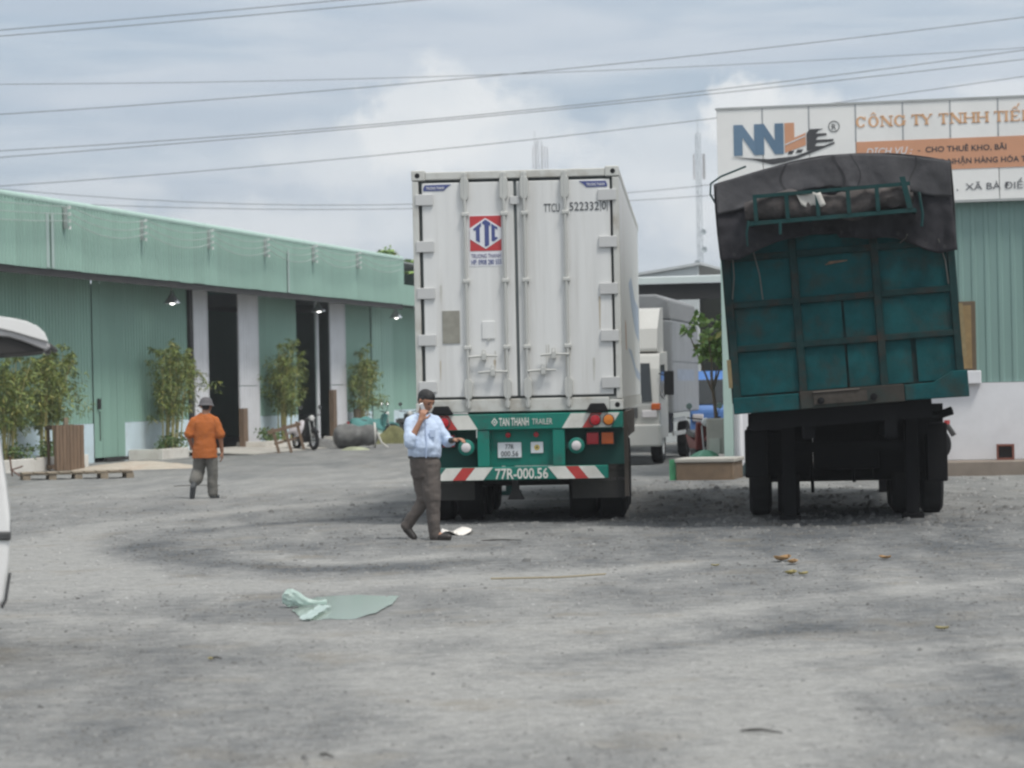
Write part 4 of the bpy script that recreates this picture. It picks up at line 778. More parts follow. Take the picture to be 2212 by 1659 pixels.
def fr(p, q):
    x = (p - .5) * 2 * 1.312; top = roofz(x) - .005; a = abs(x) / 1.312
    low = 1.70 + .24 * max(0, 1 - (a / .85) ** 2.2) + .12 * (vnoise(p * 8, 1.5) - .5)
    if x > 0: low -= .05
    fold = .17 * vnoise(p * 8 + 2, q * 2.6 + p * 2) + .10 * vnoise(p * 19, q * 2.0 + p * 5) + .03 * vnoise(p * 40, q * 9) + .02 * math.sin(p * 40 + q * 5); return (x, -.125 - fold * (.25 + q) + .05 * q, top + (low - top) * q)
tarp_shade = M('shaded_tarpaulin_skirt', (.026, .025, .029), .85, spec=.25, var=.35, scale=4, dirt=(.05, .047, .05), damt=.5, dscale=3, bump=.4, bscale=16)  # lower part of the skirt painted darker to stand for its shade
QG = .40
mb.grid(lambda p, q: fr(p, q * QG), 90, 14, tarp); rs = mb.build('gable_panel', tp, solid=.010)
mb = B(); mb.grid(lambda p, q: tuple(Vector(fr(p, QG - .04 + q * (1.04 - QG))) + Vector((0, .035 + .05 * math.sin(p * 17) * q, 0))), 90, 22, tarp_shade); mb.build('lower_skirt', tp, solid=.010)
for pc, w_ in ((.30, .012), (.53, .014), (.60, .006), (.84, .008)):
    mb = B(); mb.grid(lambda a, q, pc=pc, w_=w_: tuple(Vector(fr(pc + (a - .5) * w_ + .02 * math.sin(q * 4 + pc * 9), q * .39 + .005)) + Vector((0, -.008, 0))), 3, 24, M('tarpaulin_seam', (.028, .027, .03), .85)); mb.build('seam', rs)
mb = B(); mb.tube([(-1.32, -.10, 2.38), (-1.375, -.08, 2.50), (-1.36, -.08, 2.62), (-1.24, -.08, 2.69), (-.95, -.08, 2.78)], .011, teb, 6); mb.build('tarpaulin_bow', GT)
rope = M('dirty_rope', (.10, .10, .09), .9)
for x, z1, x2, z2 in ((-1.18, 1.80, -1.22, 1.30), (-.95, 1.84, -.88, 1.27), (1.12, 1.78, 1.20, 1.28), (.78, 1.86, .70, 1.78)):
    mb = B(); mb.tube([(x, -.16, z1), ((x + x2) / 2 + .02, -.10, (z1 + z2) / 2), (x2, -.03, z2)], .009, rope, 5); mb.build('tie_rope', tp)
for p in (.06, .16, .27, .40, .52, .64, .76, .87, .95):
    c_ = Vector(fr(p, .97)); mb = B(); mb.lathe([(.010, 0), (.018, 0), (.018, -.004), (.010, -.004), (.010, 0)], (c_.x, c_.y - .012, c_.z + .03), 'y', steel_dk, 10); mb.build('eyelet', tp)
# carrier with a rolled tarpaulin
RK = .48
rk = B(); rk.box(-.97, .88, -RK, -RK + .05, 2.085, 2.13, teb); rk = rk.build('rear_rack', GT)
mb = B(); mb.box(-.90, .84, -RK, -RK + .045, 2.385, 2.425, teb); mb.build('rack_rail', rk)
for x in (-.88, -.53, -.19, .15, .47, .82):
    mb = B(); w = .022 if x < .8 else .03
    mb.prism([(x - w, 2.131), (x + w, 2.131), (x + w - (.06 if x > .8 else 0), 2.385 + (.10 if x > .8 else 0)), (x - w - (.06 if x > .8 else 0), 2.385 + (.10 if x > .8 else 0))], -RK - .01, -RK + .035, teb); mb.build('rack_bar', rk)
for x in (-.95, -.3, .3, .86):
    mb = B(); mb.box(x, x + .035, -RK + .05, .0, 2.085, 2.12, teb); mb.build('rack_arm', rk)
mb = B(); mb.tube([(-.62, -RK - .02, 2.10), (-.63, -RK - .03, 1.96)], .018, teb, 6); mb.build('rack_hook', rk); mb = B(); mb.tube([(.93, -RK, 2.3), (.95, -RK - .03, 2.05), (.93, -RK, 1.92)], .016, teb, 6); mb.build('rack_hook', rk); mb = B(); mb.tube([(-.97, -RK, 2.14), (-1.0, -RK - .03, 2.0), (-1.0, -RK, 1.86)], .014, teb, 6); mb.build('rack_hook', rk)
mb = B(); mb.box(-.95, .88, -RK + .06, -.02, 2.10, 2.12, ter); mb.build('rack_shelf', rk)
for (x, y, r, ph) in ((0, -.30, .155, 0), (-.1, -.13, .12, 2)):
    mb = B()
    def rl(p, q, y=y, r=r, ph=ph):
        X = -.98 + p * 1.84 + (ph - 1) * .02; a = q * 2 * math.pi; k = r * (1 + .45 * (vnoise(p * 11 + ph * 5, math.cos(a) * 1.5 + 3) - .5) + .25 * (vnoise(p * 26, math.sin(a) * 2 + 7 + ph) - .5)) * (1 - .35 * abs(2 * p - 1) ** 6)
        return (X, y + k * .95 * math.cos(a), 2.26 + .03 * math.sin(p * 8) + k * math.sin(a))
    mb.grid(rl, 44, 14, tarp_d); tag(mb.build('rolled_tarpaulin', None), ('thicker dark rolled tarpaulin stuffed in the rack on the teal trailer', 'thinner roll of tarpaulin behind the thicker one in the rack')[ph // 2], 'tarpaulin')
    o = [q for q in bpy.data.objects if q.name.startswith('rolled_tarpaulin')][-1]; o.location = GT.location; o.rotation_euler = GT.rotation_euler
mb = B(); mb.grid(lambda p, q: (-.42 + .27 * p + .05 * q, -.468 + .03 * math.sin(p * 5), 2.40 - (.17 - .07 * abs(p - .6)) * q - .02 * math.sin(p * 9)), 6, 5, M('pale_paper_bag', (.52, .50, .46), .8, var=.1)); o = mb.build('paper_bag', None, solid=.01); tag(o, 'pale scrap of bag tucked in the rack against the rolled tarpaulin', 'bag'); o.location = GT.location; o.rotation_euler = GT.rotation_euler
# running gear
for sx in (-1, 1):
    mb = MB(); mb.box(sx * .46 - .07, sx * .46 + .07, .15, BL - .3, 1.0, 1.33 + (.0 if sx < 0 else .05), under); mb.build('chassis_rail', GT)
    mb = MB(); x = -.69 if sx < 0 else .77; mb.box(x - .08, x + .08, 1.93, 2.09, .05, 1.33, under); mb.box(x - .13, x + .13, 1.88, 2.16, -.02, .05, under); mb.build('support_leg', GT, bevel=.01)
    for ya in (3.2, 4.5):
        for xo in (.70, 1.05):
            mb = MB(); mb.lathe([(.29, -.13), (.44, -.135), (.49, -.10), (.495, 0), (.49, .10), (.44, .135), (.29, .13), (.29, -.13)], (xo * sx, ya, .495), 'x', black, 28); q = mb.build('wheel', GT)
            mb = MB(); mb.lathe([(.0, -.05), (.12, -.05), (.2, .05), (.29, .09), (.29, -.1), (.25, -.08)], (xo * sx, ya, .495), 'x', under, 20); mb.build('rim', q)
    a, b = sorted((sx * .40, sx * 1.18)); mb = MB(); mb.box(a, b, 2.55, 2.565, .52, 1.31 + .04 * sx, M('black_mudflap', (.011, .011, .012), .85, var=.2, spec=.15)); mb.build('mudflap', GT)
    mb = MB(); a, b = sorted((sx * .85, sx * 1.2)); mb.box(a, b, 2.6, 5.2, 1.02, 1.1, under); mb.build('mudguard', GT)
    mb = MB(); mb.box(sx * .62 - .1, sx * .62 + .1, 2.6, 5.1, .55, .98, under); mb.build('suspension', GT)
for ya in (3.2, 4.5):
    mb = MB(); mb.tube([(-1.05, ya, .495), (1.05, ya, .495)], .09, under, 10); mb.build('axle', GT)
mb = MB(); mb.box(-.395, .395, 2.3, 2.9, .58, 1.31, under); mb.build('spare_wheel_carrier', GT, bevel=.03)
mb = MB(TB); mb.box(-1.12, .92, .16, .24, -.20, .018, under); mb.build('rear_cross_beam', GT)
mb = MB(); mb.box(-1.0, 1.0, 2.12, 2.28, .98, 1.32, under); mb.build('under_frame', GT)
mb = MB(); mb.box(-.72, .80, 1.96, 2.04, .80, .92, under); mb.build('leg_brace', GT)
for x, z0 in ((-.42, .30), (.08, .42), (.30, .48)):
    mb = MB(); mb.tube([(x, 2.35, .62), (x + .01, 2.36, z0)], .022, under, 6); mb.build('hanging_hose', GT)
mb = MB(); mb.box(.95, 1.2, 2.1, 2.5, .42, 1.12, under); mb.build('tool_box', GT, bevel=.02)
mb = MB(); mb.box(-1.22, -.95, 2.1, 2.5, .50, 1.08, under); mb.build('tool_box', GT, bevel=.02)
mb = MB(); mb.tube([(.75, .8, 1.33), (1.0, .75, 1.22), (1.18, .7, 1.28)], .05, under, 8); mb.build('air_hose', GT)
for sx in (-1, 1):
    mb = MB(); mb.box(sx * .7 - .08, sx * .7 + .08, 9.2, 9.36, -.02, 1.3, under); mb.build('front_leg', GT)

# ---------------------------------------------------------------- office building with the company sign: local x along its front, +y into the building
B_RZ = -math.atan2(.2158, .9764); bc = P(1553, 238, 48.9)
BD = thing('office_building', 'green clad building with white lower wall and a long company sign above', 'building', (bc.x, bc.y, 0), B_RZ)
def bw(x, y=0, z=0): return Matrix.Translation((bc.x, bc.y, 0)) @ Matrix.Rotation(B_RZ, 4, 'Z') @ Vector((x, y, z))
signw = M('sign_white', (.81, .80, .77), .5, var=.04, dirt=(.68, .67, .65), damt=.4, dscale=.7, rv=.02); gcl = M('dull_green_cladding', (.20, .31, .28), .6, var=.06, stretch=(1, 1, .2), dirt=(.16, .24, .22), damt=.4, rv=.03)
whw = M('white_wall_render', (.74, .74, .76), .85, var=.06, dirt=(.58, .58, .59), damt=.45, dscale=.8); trim = M('pale_green_trim', (.42, .55, .50), .6, var=.08)
NX = 14.0
mb = MB(); mb.box(.02, NX, .12, .3, 1.58, 6.3, gcl); mb.build('upper_wall', BD)
k = 0; f0 = None; x = .18
while x < NX - .1:
    if f0 is None: f0 = sheet_mesh('cladding_sheet', .9, 4.74 - 1.585, gcl, 4, .022).build('cladding_sheet', BD); o = f0
    else: o = dup(f0, 'cladding_sheet', BD)
    o.location = (x, .09 - .003 * (k % 2), 1.585); x += .9; k += 1
mb = MB(); mb.box(.14, NX, .03, .31, .24, 1.575, whw); mb.build('lower_wall', BD)
mb = MB(); mb.box(-.03, .139, -.03, .32, .0, 4.74, trim); mb.build('corner_trim', BD, bevel=.01)
mb = MB(); mb.box(-.02, .15, .325, 9, 0, 6.2, gcl); mb.build('side_wall', BD)
mb = MB(); mb.add([(-.02, .05, 6.3), (NX, .05, 6.3), (NX, 9, 6.9), (-.02, 9, 6.9)], [(0, 1, 2, 3)], M('grey_roof_sheet', (.35, .38, .37))); mb.build('roof', BD, solid=.04)
mb = MB(); mb.tube([(.27, -.06, 2.0), (.27, -.06, .2)], .045, whw, 10); mb.tube([(.27, -.06, 2.0), (.24, .0, 2.15), (.20, .05, 2.3)], .045, whw, 8); mb.build('downpipe', BD)
wf = M('window_frame_brown', (.12, .085, .05), .7, var=.2); mb = MB(); mb.box(3.2, 4.42, .0, .085, 1.80, 3.0, wf); w = mb.build('window', BD, bevel=.01)
for k in range(3):
    mb = MB(); mb.box(3.28 + k * .37, 3.28 + k * .37 + .33, -.012, -.002, 1.83, 2.93, M('ochre_shutter', (.26, .175, .075), .7, var=.2, scale=6)); mb.build('shutter', w)
mb = MB(); mb.box(3.15, 4.50, -.10, .02, 1.56, 1.79, whw); mb.build('window_sill', BD, bevel=.015)
plm = M('brown_plinth', (.24, .20, .165), .9, var=.2, dirt=(.14, .11, .085), damt=.7, bump=.3); mb = MB(); mb.box(.9, NX, -.95, .02, -.1, .235, plm); mb.build('plinth', BD, bevel=.02)
# sign panels
for k in range(17):
    x0 = -.035 + k * .82
    mb = MB(); mb.box(x0 + .006, x0 + .814, -.12 - .002 * (k % 2), -.02, 4.76, 6.5, signw); mb.build('sign_panel', BD, bevel=.006)
mb = MB(); mb.box(-.05, NX, -.135, -.015, 6.502, 6.54, grey_metal); mb.build('sign_top_rail', BD); mb = MB(); mb.box(-.05, NX, -.135, -.015, 4.72, 4.757, grey_metal); mb.build('sign_bottom_rail', BD)
for k in range(1, 17):
    mb = MB(); mb.box(-.035 + k * .82 - .012, -.035 + k * .82 + .012, -.126, -.124, 5.86, 6.5, M('sign_seam_strip', (.33, .34, .35), .6)); mb.build('seam_strip', BD)
YS = -.1235; nb = M('sign_blue', (.13, .21, .30), .5, var=.06); no_ = M('sign_orange', (.60, .30, .175), .5, var=.06); nk = M('sign_black', (.055, .055, .058), .5); nwh = M('sign_bright_white', (.68, .68, .68), .5); og = M('sign_letter_orange', (.68, .40, .22), .5, var=.042)
def sp(polys, m, name, y=0.0):
    mb = MB()
    for p in polys: mb.prism(p, YS - .006 - y, YS - .0005 - y, m)
    return mb.build(name, BD)
def Nn(x, w, z0, z1, s): return [(x, z0), (x + s, z0), (x + s, z1 - (z1 - z0) * .42), (x + w - s, z0), (x + w, z0), (x + w, z1), (x + w - s, z1), (x + w - s, z0 + (z1 - z0) * .45), (x + s, z1), (x, z1)]
sp([Nn(.27, .52, 5.68, 6.225, .155)], nb, 'logo_letter'); sp([Nn(.655, .50, 5.68, 6.225, .155)], M('sign_blue_deep', (.11, .185, .27), .5), 'logo_letter', .002)
sp([[(1.175, 5.70), (1.545, 5.82), (1.545, 6.04), (1.345, 5.96), (1.345, 6.225), (1.175, 6.225)]], no_, 'logo_letter')
sp([[(1.18, 5.83), (1.545, 5.975), (1.545, 5.995), (1.18, 5.85)]], nwh, 'logo_line', .007)
sp([[(1.56, 5.72), (1.86, 5.76), (1.86, 5.80), (1.70, 5.80), (1.74, 5.855), (2.02, 5.87), (2.04, 5.91), (1.72, 5.91), (1.76, 5.965), (1.92, 5.985), (1.90, 6.02), (1.72, 6.02), (1.78, 6.075), (1.86, 6.10), (1.62, 6.10), (1.56, 6.03)]], nk, 'truck_emblem')
sp([[(1.22, 5.67), (1.30, 5.67), (1.34, 5.73), (1.25, 5.73)], [(1.36, 5.69), (1.46, 5.69), (1.5, 5.75), (1.40, 5.75)]], nk, 'emblem_mark')
sp([[(.22, 5.655), (.9, 5.60), (1.35, 5.635), (2.05, 5.86), (2.05, 5.83), (1.4, 5.59), (1.15, 5.53), (.95, 5.50), (.6, 5.60)]], nk, 'swoosh_emblem', .002)
mb = MB(); mb.lathe([(.085, -.004), (.10, -.004), (.10, -.001), (.085, -.001)], (2.045, YS - .0005, 6.13), 'y', dkgrey, 24); mb.build('registered_ring', BD)
text('R', 2.008, 6.075, YS - .004, dkgrey, BD, h=.105)
sp([[(2.43, 5.30), (NX - .1, 5.30), (NX - .1, 5.84), (2.43, 5.84)]], no_, 'orange_banner')
text('DỊCH VỤ :', 2.60, 5.60, YS - .010, nwh, BD, w=.80, h=.125, shear=.25, bold=.01); text('-  CHO THUÊ KHO, BÃI', 3.50, 5.615, YS - .010, nk, BD, w=1.52, h=.098, bold=.012); text('-  GIAO NHẬN HÀNG HÓA TRONG', 3.50, 5.395, YS - .010, nk, BD, w=2.26, h=.098, bold=.012)
text(',  XÃ BÀ ĐIỂM,', 4.15, 4.93, YS - .005, M('sign_letter_grey', (.12, .12, .13), .5), BD, w=1.35, h=.12)
# large serif lettering from strokes: thick stems, thin joins, slab serifs
def serif(mb, ch, x, w, z, h, m):
    T_ = .042; t_ = .018; y0, y1 = YS - .008, YS - .001
    def q(x0, z0, x1, z1, wd, horiz=False):
        d = Vector((x1 - x0, z1 - z0)).normalized(); nrm = Vector((-d.y, d.x)) * wd / 2
        mb.prism([(x0 + nrm.x, z0 + nrm.y), (x0 - nrm.x, z0 - nrm.y), (x1 - nrm.x, z1 - nrm.y), (x1 + nrm.x, z1 + nrm.y)], y0, y1, m)
    def v(xx, wd=T_, a=0, b=1): q(xx, z + a * h, xx, z + b * h, wd); 
    def s(xx, zz, l=.075): q(xx - l / 2, zz, xx + l / 2, zz, t_)
    if ch in 'TI': v(x + w / 2); s(x + w / 2, z + t_ / 2); s(x + w / 2, z + h - t_ / 2)
    if ch == 'T': q(x, z + h - t_ / 2, x + w, z + h - t_ / 2, t_ * 1.2); q(x + .008, z + h, x + .008, z + h * .74, .016); q(x + w - .008, z + h, x + w - .008, z + h * .74, .016)
    if ch in 'HN':
        for xx, wd in ((x + .022, T_ if ch == 'H' else t_), (x + w - .022, T_ if ch == 'H' else t_)):
            v(xx, wd); s(xx, z + t_ / 2); s(xx, z + h - t_ / 2)
        if ch == 'H': q(x, z + h / 2, x + w, z + h / 2, t_)
        else: q(x + .015, z + h, x + w - .02, z, T_ * 1.05)
    if ch == 'Y': v(x + w / 2, T_, 0, .48); s(x + w / 2, z + t_ / 2); q(x + .012, z + h, x + w / 2, z + h * .45, T_); q(x + w - .012, z + h, x + w / 2, z + h * .45, t_); s(x + .02, z + h - t_ / 2, .06); s(x + w - .02, z + h - t_ / 2, .06)
    if ch in 'EP':
        v(x + .035); q(x, z + h - t_ / 2, x + w, z + h - t_ / 2, t_)
        if ch == 'E': q(x, z + t_ / 2, x + w, z + t_ / 2, t_); q(x + .03, z + h / 2, x + w * .75, z + h / 2, t_); q(x + w - .008, z, x + w - .008, z + h * .26, .016); q(x + w - .008, z + h, x + w - .008, z + h * .76, .016)
        else: s(x + .035, z + t_ / 2); q(x + .03, z + h * .48, x + w - .02, z + h * .48, t_); q(x + w - .015, z + h * .50, x + w - .015, z + h * .97, T_)
    if ch in 'CGO':
        cx, cz, rx, rz = x + w / 2, z + h / 2, w / 2, h / 2 + .004; n = 28; a0, a1 = (0, 2 * math.pi) if ch == 'O' else (.62, 2 * math.pi - .62)
        for i in range(n):
            A, Bq = a0 + (a1 - a0) * i / n, a0 + (a1 - a0) * (i + 1) / n
            def rr(a): k = t_ + (T_ - t_) * abs(math.cos(a)); return ((cx + rx * math.cos(a), cz + rz * math.sin(a)), (cx + (rx - k) * math.cos(a), cz + (rz - k) * math.sin(a)))
            o1, i1 = rr(A); o2, i2 = rr(Bq); mb.prism([i1, o1, o2, i2], y0, y1, m)
        if ch != 'O': q(x + w - .012, z + h, x + w - .012, z + h * .66, .018)
        if ch == 'G': v(x + w - .02, T_, .05, .45); s(x + w - .02, z + h * .45)
zb = 6.095; hh = .185
for ch, x, w in (('C', 2.43, .175), ('O', 2.645, .185), ('N', 2.865, .20), ('G', 3.095, .19), ('T', 3.40, .165), ('Y', 3.565, .19), ('T', 3.87, .165), ('N', 4.07, .20), ('H', 4.30, .195), ('H', 4.525, .195), ('T', 4.82, .165), ('I', 5.0, .06), ('E', 5.095, .165), ('P', 5.295, .165)):
    mb = MB(); serif(mb, ch, x, w, zb, hh, og)
    if ch in 'OE': 
        c_ = x + w / 2; mb.prism([(c_ - .055, zb + hh + .02), (c_ - .035, zb + hh + .02), (c_, zb + hh + .05), (c_ + .035, zb + hh + .02), (c_ + .055, zb + hh + .02), (c_, zb + hh + .075)], YS - .008, YS - .001, og)
    if ch == 'E': c_ = x + w / 2; mb.prism([(c_ + .03, zb + hh + .06), (c_ + .05, zb + hh + .06), (c_ + .085, zb + hh + .12), (c_ + .055, zb + hh + .12)], YS - .008, YS - .001, og)
    mb.build('sign_letter', BD)
# step at the building's corner
g = G(1520, 1037); st = thing('concrete_step', 'brown faced concrete step at the corner of the green building', 'step', (g.x, g.y, 0), B_RZ)
mb = MB(); mb.box(-.48, .52, 0, 1.2, -.1, .30, M('brown_step_face', (.19, .135, .09), .9, var=.25, scale=4, bump=.3)); mb.build('step_body', st, bevel=.02); mb = MB(); mb.box(-.50, .55, -.02, 1.22, .302, .37, conc); mb.build('step_top', st, bevel=.015)
gr_p = M('bright_green_plastic', (.08, .33, .16), .5, var=.2); mb = MB(); mb.box(-.60, -.49, .05, .12, -.02, .36, gr_p); o = mb.build('plastic_strip'); o.location = st.location; o.rotation_euler = st.rotation_euler; tag(o, 'narrow bright green plastic strip standing against the concrete step', 'plastic strip')
g = P(1550, 975, 50.5); t = thing('concrete_block', 'pale grey concrete block standing on the step by the corner downpipe', 'block', (g.x, g.y, .36), B_RZ); mb = MB(); mb.box(-.2, .21, 0, .4, .01, .66, conc); mb.build('block_body', t, bevel=.02); mb = MB(); mb.box(-.15, .05, -.03, .0, .01, .3, M('pale_panel', (.5, .5, .45), .8)); mb.build('block_patch', t)
g = P(1522, 975, 50.2); blob_sheet('green_tarpaulin', (g.x, g.y, .30), .30, .35, .17, M('green_sheet', (.10, .30, .19), .6, var=.2), 0, 'crumpled green sheet behind the concrete step', 'tarpaulin', seed=6)
motorbike('motorbike', 'red and black motorbike parked between the white lorry and the concrete block', (P(1512, 960, 53).x, 53, 0), R(-80), M('red_bodywork', (.16, .025, .02), .4), bk)
g = bw(3.15, -.55, .235); motorbike('motorbike', 'motorbike against the white wall, half hidden by the teal trailer', g, R(150), bk, bk)
t = thing('clay_vent_block', 'hollow red clay block lying on the ledge by the white wall', 'block', bw(4.90, -.3, .238), B_RZ); clay = M('red_clay', (.20, .075, .055), .85, var=.2)
for (x0, x1, z0, z1) in ((-.15, -.115, 0, .27), (.115, .15, 0, .27), (-.114, .114, 0, .035), (-.114, .114, .235, .27)):
    mb = MB(); mb.box(x0, x1, -.1, .1, z0, z1, clay); mb.build('clay_side', t)
mb = MB(); mb.box(-.114, .114, .06, .09, .036, .234, dkgrey); mb.build('clay_back', t)
# shrub by the corner
t = thing('leafy_tree', 'small leafy tree standing in front of the dark canopy at the building corner', 'tree', (P(1545, 960, 53.5).x, 53.5, 0)); mb = MB(); tr_m = M('bark', (.12, .09, .06), .9, var=.3)
mb.tube([(0, 0, -.05), (.03, 0, 1.0), (-.05, 0, 1.9)], [.05, .04, .025], tr_m, 8); mb.build('trunk', t)
for a in ((-.5, .1, 2.75), (.35, .1, 2.9), (-.1, -.2, 2.5), (.1, .2, 2.2)):
    mb = MB(); mb.tube([(-.03, 0, 1.5), (a[0] * .5, a[1], 2.1 if a[2] > 2.3 else 1.8), a], [.022, .016, .008], tr_m, 6); mb.build('limb', t)
mb = MB(); lm = (M('fresh_leaf', (.24, .36, .09), .5, var=.3, scale=8), M('mid_leaf', (.16, .27, .07), .55, var=.3, scale=8), M('bamboo_leaf_yellow', (.22, .20, .05)))
for c, r, n_ in (((.05, 0, 2.55), (.34, .25, .42), 130), ((-.1, 0, 2.35), (.25, .2, .25), 90), ((-.46, 0, 2.74), (.16, .2, .12), 34), ((.30, 0, 2.75), (.25, .2, .34), 70), ((-.25, 0, 2.95), (.16, .2, .12), 26), ((.42, 0, 2.35), (.2, .2, .3), 60), ((.12, 0, 2.25), (.25, .2, .22), 110), ((-.12, 0, 2.35), (.2, .2, .2), 60)): leaf_blob(mb, c, r, n_, .15, lm, .3, .34)
tag(mb.build('crown', t), kind='stuff')

# ---------------------------------------------------------------- canopy, lorry and blue van between the trailers, far shed and masts
c1 = P(1383, 612, 67.0); CAN = thing('canopy', 'low open canopy with a pale roof edge behind the white lorry', 'canopy', (c1.x, 67.0, 0), B_RZ)
cm = M('pale_roof_edge', (.66, .72, .70), .5, var=.06); zc = c1.z
mb = MB(); mb.box(-4.2, 3.3, -.02, .05, zc - .02, zc + .13, cm); mb.build('roof_edge', CAN)
mb = MB(); mb.add([(-4.2, .05, zc + .12), (3.2, .05, zc + .12), (3.2, 9, zc + .5), (-4.2, 9, zc + .5)], [(0, 1, 2, 3)], M('pale_roof_sheet', (.60, .64, .63), .5)); mb.build('roof_sheet', CAN, solid=.03)
mb = MB(); mb.box(-4.2, 3.2, 0.06, .3, zc - .42, zc - .03, M('shade_black_beam', (.03, .03, .03), .9)); mb.build('beam', CAN)  # beam painted black for the shade band under the roof edge
for x in (-4.0, 3.12):
    mb = MB(); mb.tube([(x, .2, 0), (x, .2, zc - .4)], .08, steel_dk, 8); mb.build('post', CAN)
mb = MB(); mb.box(-4.2, 9, 16, 16.2, 0, zc + .45, M('shade_dark_wall', (.035, .04, .035), .95)); mb.build('back_wall', CAN)  # wall painted near black to stand for the deep shade behind
mb = MB(); mb.box(-4.2, -4.1, 1, 9, 0, zc + .1, dark_in); mb.build('side_wall', CAN)
c2 = P(1445, 592, 80); mb = MB(); sh = thing('far_shed', 'distant pale grey shed gable rising behind the canopy roof', 'shed', (c2.x, 80, 0), B_RZ); 
mb.prism([(-6, 0), (.85, 0), (.85, c2.z + .22), (-6, c2.z - .75)], 0, .2, M('far_grey_sheet', (.58, .61, .61), .7, var=.042)); mb.build('gable_wall', sh); mb = MB(); mb.prism([(-6.1, c2.z - .74), (.95, c2.z + .24), (.95, c2.z + .32), (-6.1, c2.z - .66)], -.1, 8, M('far_grey_roof', (.55, .57, .57), .6)); mb.build('roof', sh)
# white lorry facing the camera
lw = M('lorry_white', (.50, .49, .46), .4, var=.05, dirt=(.42, .40, .36), damt=.4); lb = M('lorry_box_grey', (.29, .30, .315), .6, var=.06, dirt=(.2, .21, .22), damt=.4, rv=.04)
lc = G(1368, 988); lc = Vector((P(1321, 900, 57.5).x, 57.5, 0)); LT = thing('lorry', 'white lorry with a grey box body parked in front of the canopy', 'lorry', lc, R(-9.5))
# local: front at y=0, +y backwards, x right; we look at its front and the side at +x
mb = MB(); mb.prismx([(.05, .55), (.0, 1.25), (.18, 2.0), (.35, 2.32), (1.75, 2.38), (1.75, .55)], -1.0, 1.0, lw); cab = mb.build('cab', LT, bevel=.06)
mb = MB(); mb.prismx([(.45, 2.36), (.62, 2.85), (1.15, 3.28), (1.72, 3.32), (1.72, 2.36)], -.93, .93, lw); mb.build('wind_deflector', cab, bevel=.08)
mb = MB(); mb.add([(-.86, -.004, 1.32), (.86, -.004, 1.32), (.80, .205, 2.12), (-.80, .205, 2.12)], [(0, 1, 2, 3)], glass_dk); mb.build('windscreen', cab, solid=.02)
mb = MB(); mb.prismx([(.25, 1.42), (.42, 2.08), (1.15, 2.1), (1.15, 1.36)], 1.001, 1.012, glass_dk); mb.build('side_window', cab)
mb = MB(); mb.tube([(1.0, .1, 1.9), (1.18, .0, 1.85)], .015, black, 6); mb.box(1.12, 1.32, -.03, .03, 1.45, 1.95, black); mb.build('wing_mirror', cab, bevel=.02)
mb = MB(); mb.box(-1.02, 1.02, -.10, .35, .38, .85, lw); bp_ = mb.build('bumper', LT, bevel=.04)
for sx in (-1, 1):
    mb = MB(); mb.box(sx * .80 - .16, sx * .80 + .16, -.025, .03, .98, 1.14, lensw); mb.build('headlight', cab, bevel=.02); mb = MB(); mb.box(sx * .93 - .09, sx * .93 + .10, -.03, .15, 1.14, 1.28, lamp_o); mb.build('indicator', cab, bevel=.02)
mb = MB(); mb.box(-.25, .25, -.12, -.102, .5, .64, wsheet); mb.build('number_plate', bp_)
mb = MB(); mb.box(-.55, .55, -.02, .02, .98, 1.2, dkgrey); mb.build('grille', cab)
mb = MB(); mb.box(-1.08, 1.08, 1.95, 7.6, 1.05, 3.05, lb); bx = mb.build('box_body', LT, bevel=.02)
mb = MB(); mb.prism([(-1.08, 3.051), (1.08, 3.051), (1.04, 3.5), (.75, 3.62), (-.75, 3.62), (-1.04, 3.5)], 1.98, 7.58, M('box_tarp_grey', (.22, .225, .23), .7, var=.2, stretch=(1, 5, 1), bump=.4)); mb.build('box_roof_cover', LT, bevel=.05)
for k in range(7):
    mb = MB(); mb.box(1.081, 1.092, 2.0 + k * .8, 2.0 + k * .8 + .78, 1.08, 2.15, lb); mb.build('side_panel', bx); mb = MB(); mb.box(1.081, 1.092, 2.0 + k * .8, 2.0 + k * .8 + .78, 2.17, 3.02, lb); mb.build('side_panel', bx)
mb = MB(); mb.add([(1.0925, 2.9, 1.75), (1.0925, 6.6, 1.75), (1.0925, 6.6, 2.0), (1.0925, 2.9, 2.0)], [(0, 1, 2, 3)], M('faint_blue_print', (.27, .31, .38), .6, var=.3, scale=8)); mb.build('blue_print', bx)
mb = MB(); mb.box(-.5, .5, .4, 7.4, .55, 1.03, steel_dk); mb.build('chassis', LT)
for z in (.55, .85):
    mb = MB(); mb.box(.98, 1.02, 2.6, 5.2, z, z + .09, grey_metal); mb.build('side_guard', LT)
for y in (.95, 6.2):
    for sx in (-1, 1):
        mb = MB(); mb.lathe([(.24, -.12), (.38, -.12), (.42, -.08), (.42, .08), (.38, .12), (.24, .12), (.24, -.12)], (sx * .86, y, .42), 'x', black, 24); q = mb.build('wheel', LT); mb = MB(); mb.lathe([(0, sx * .04), (.1, sx * .06), (.24, sx * .11), (.24, -.1 * sx)], (sx * .86, y, .42), 'x', white, 18); mb.build('rim', q)
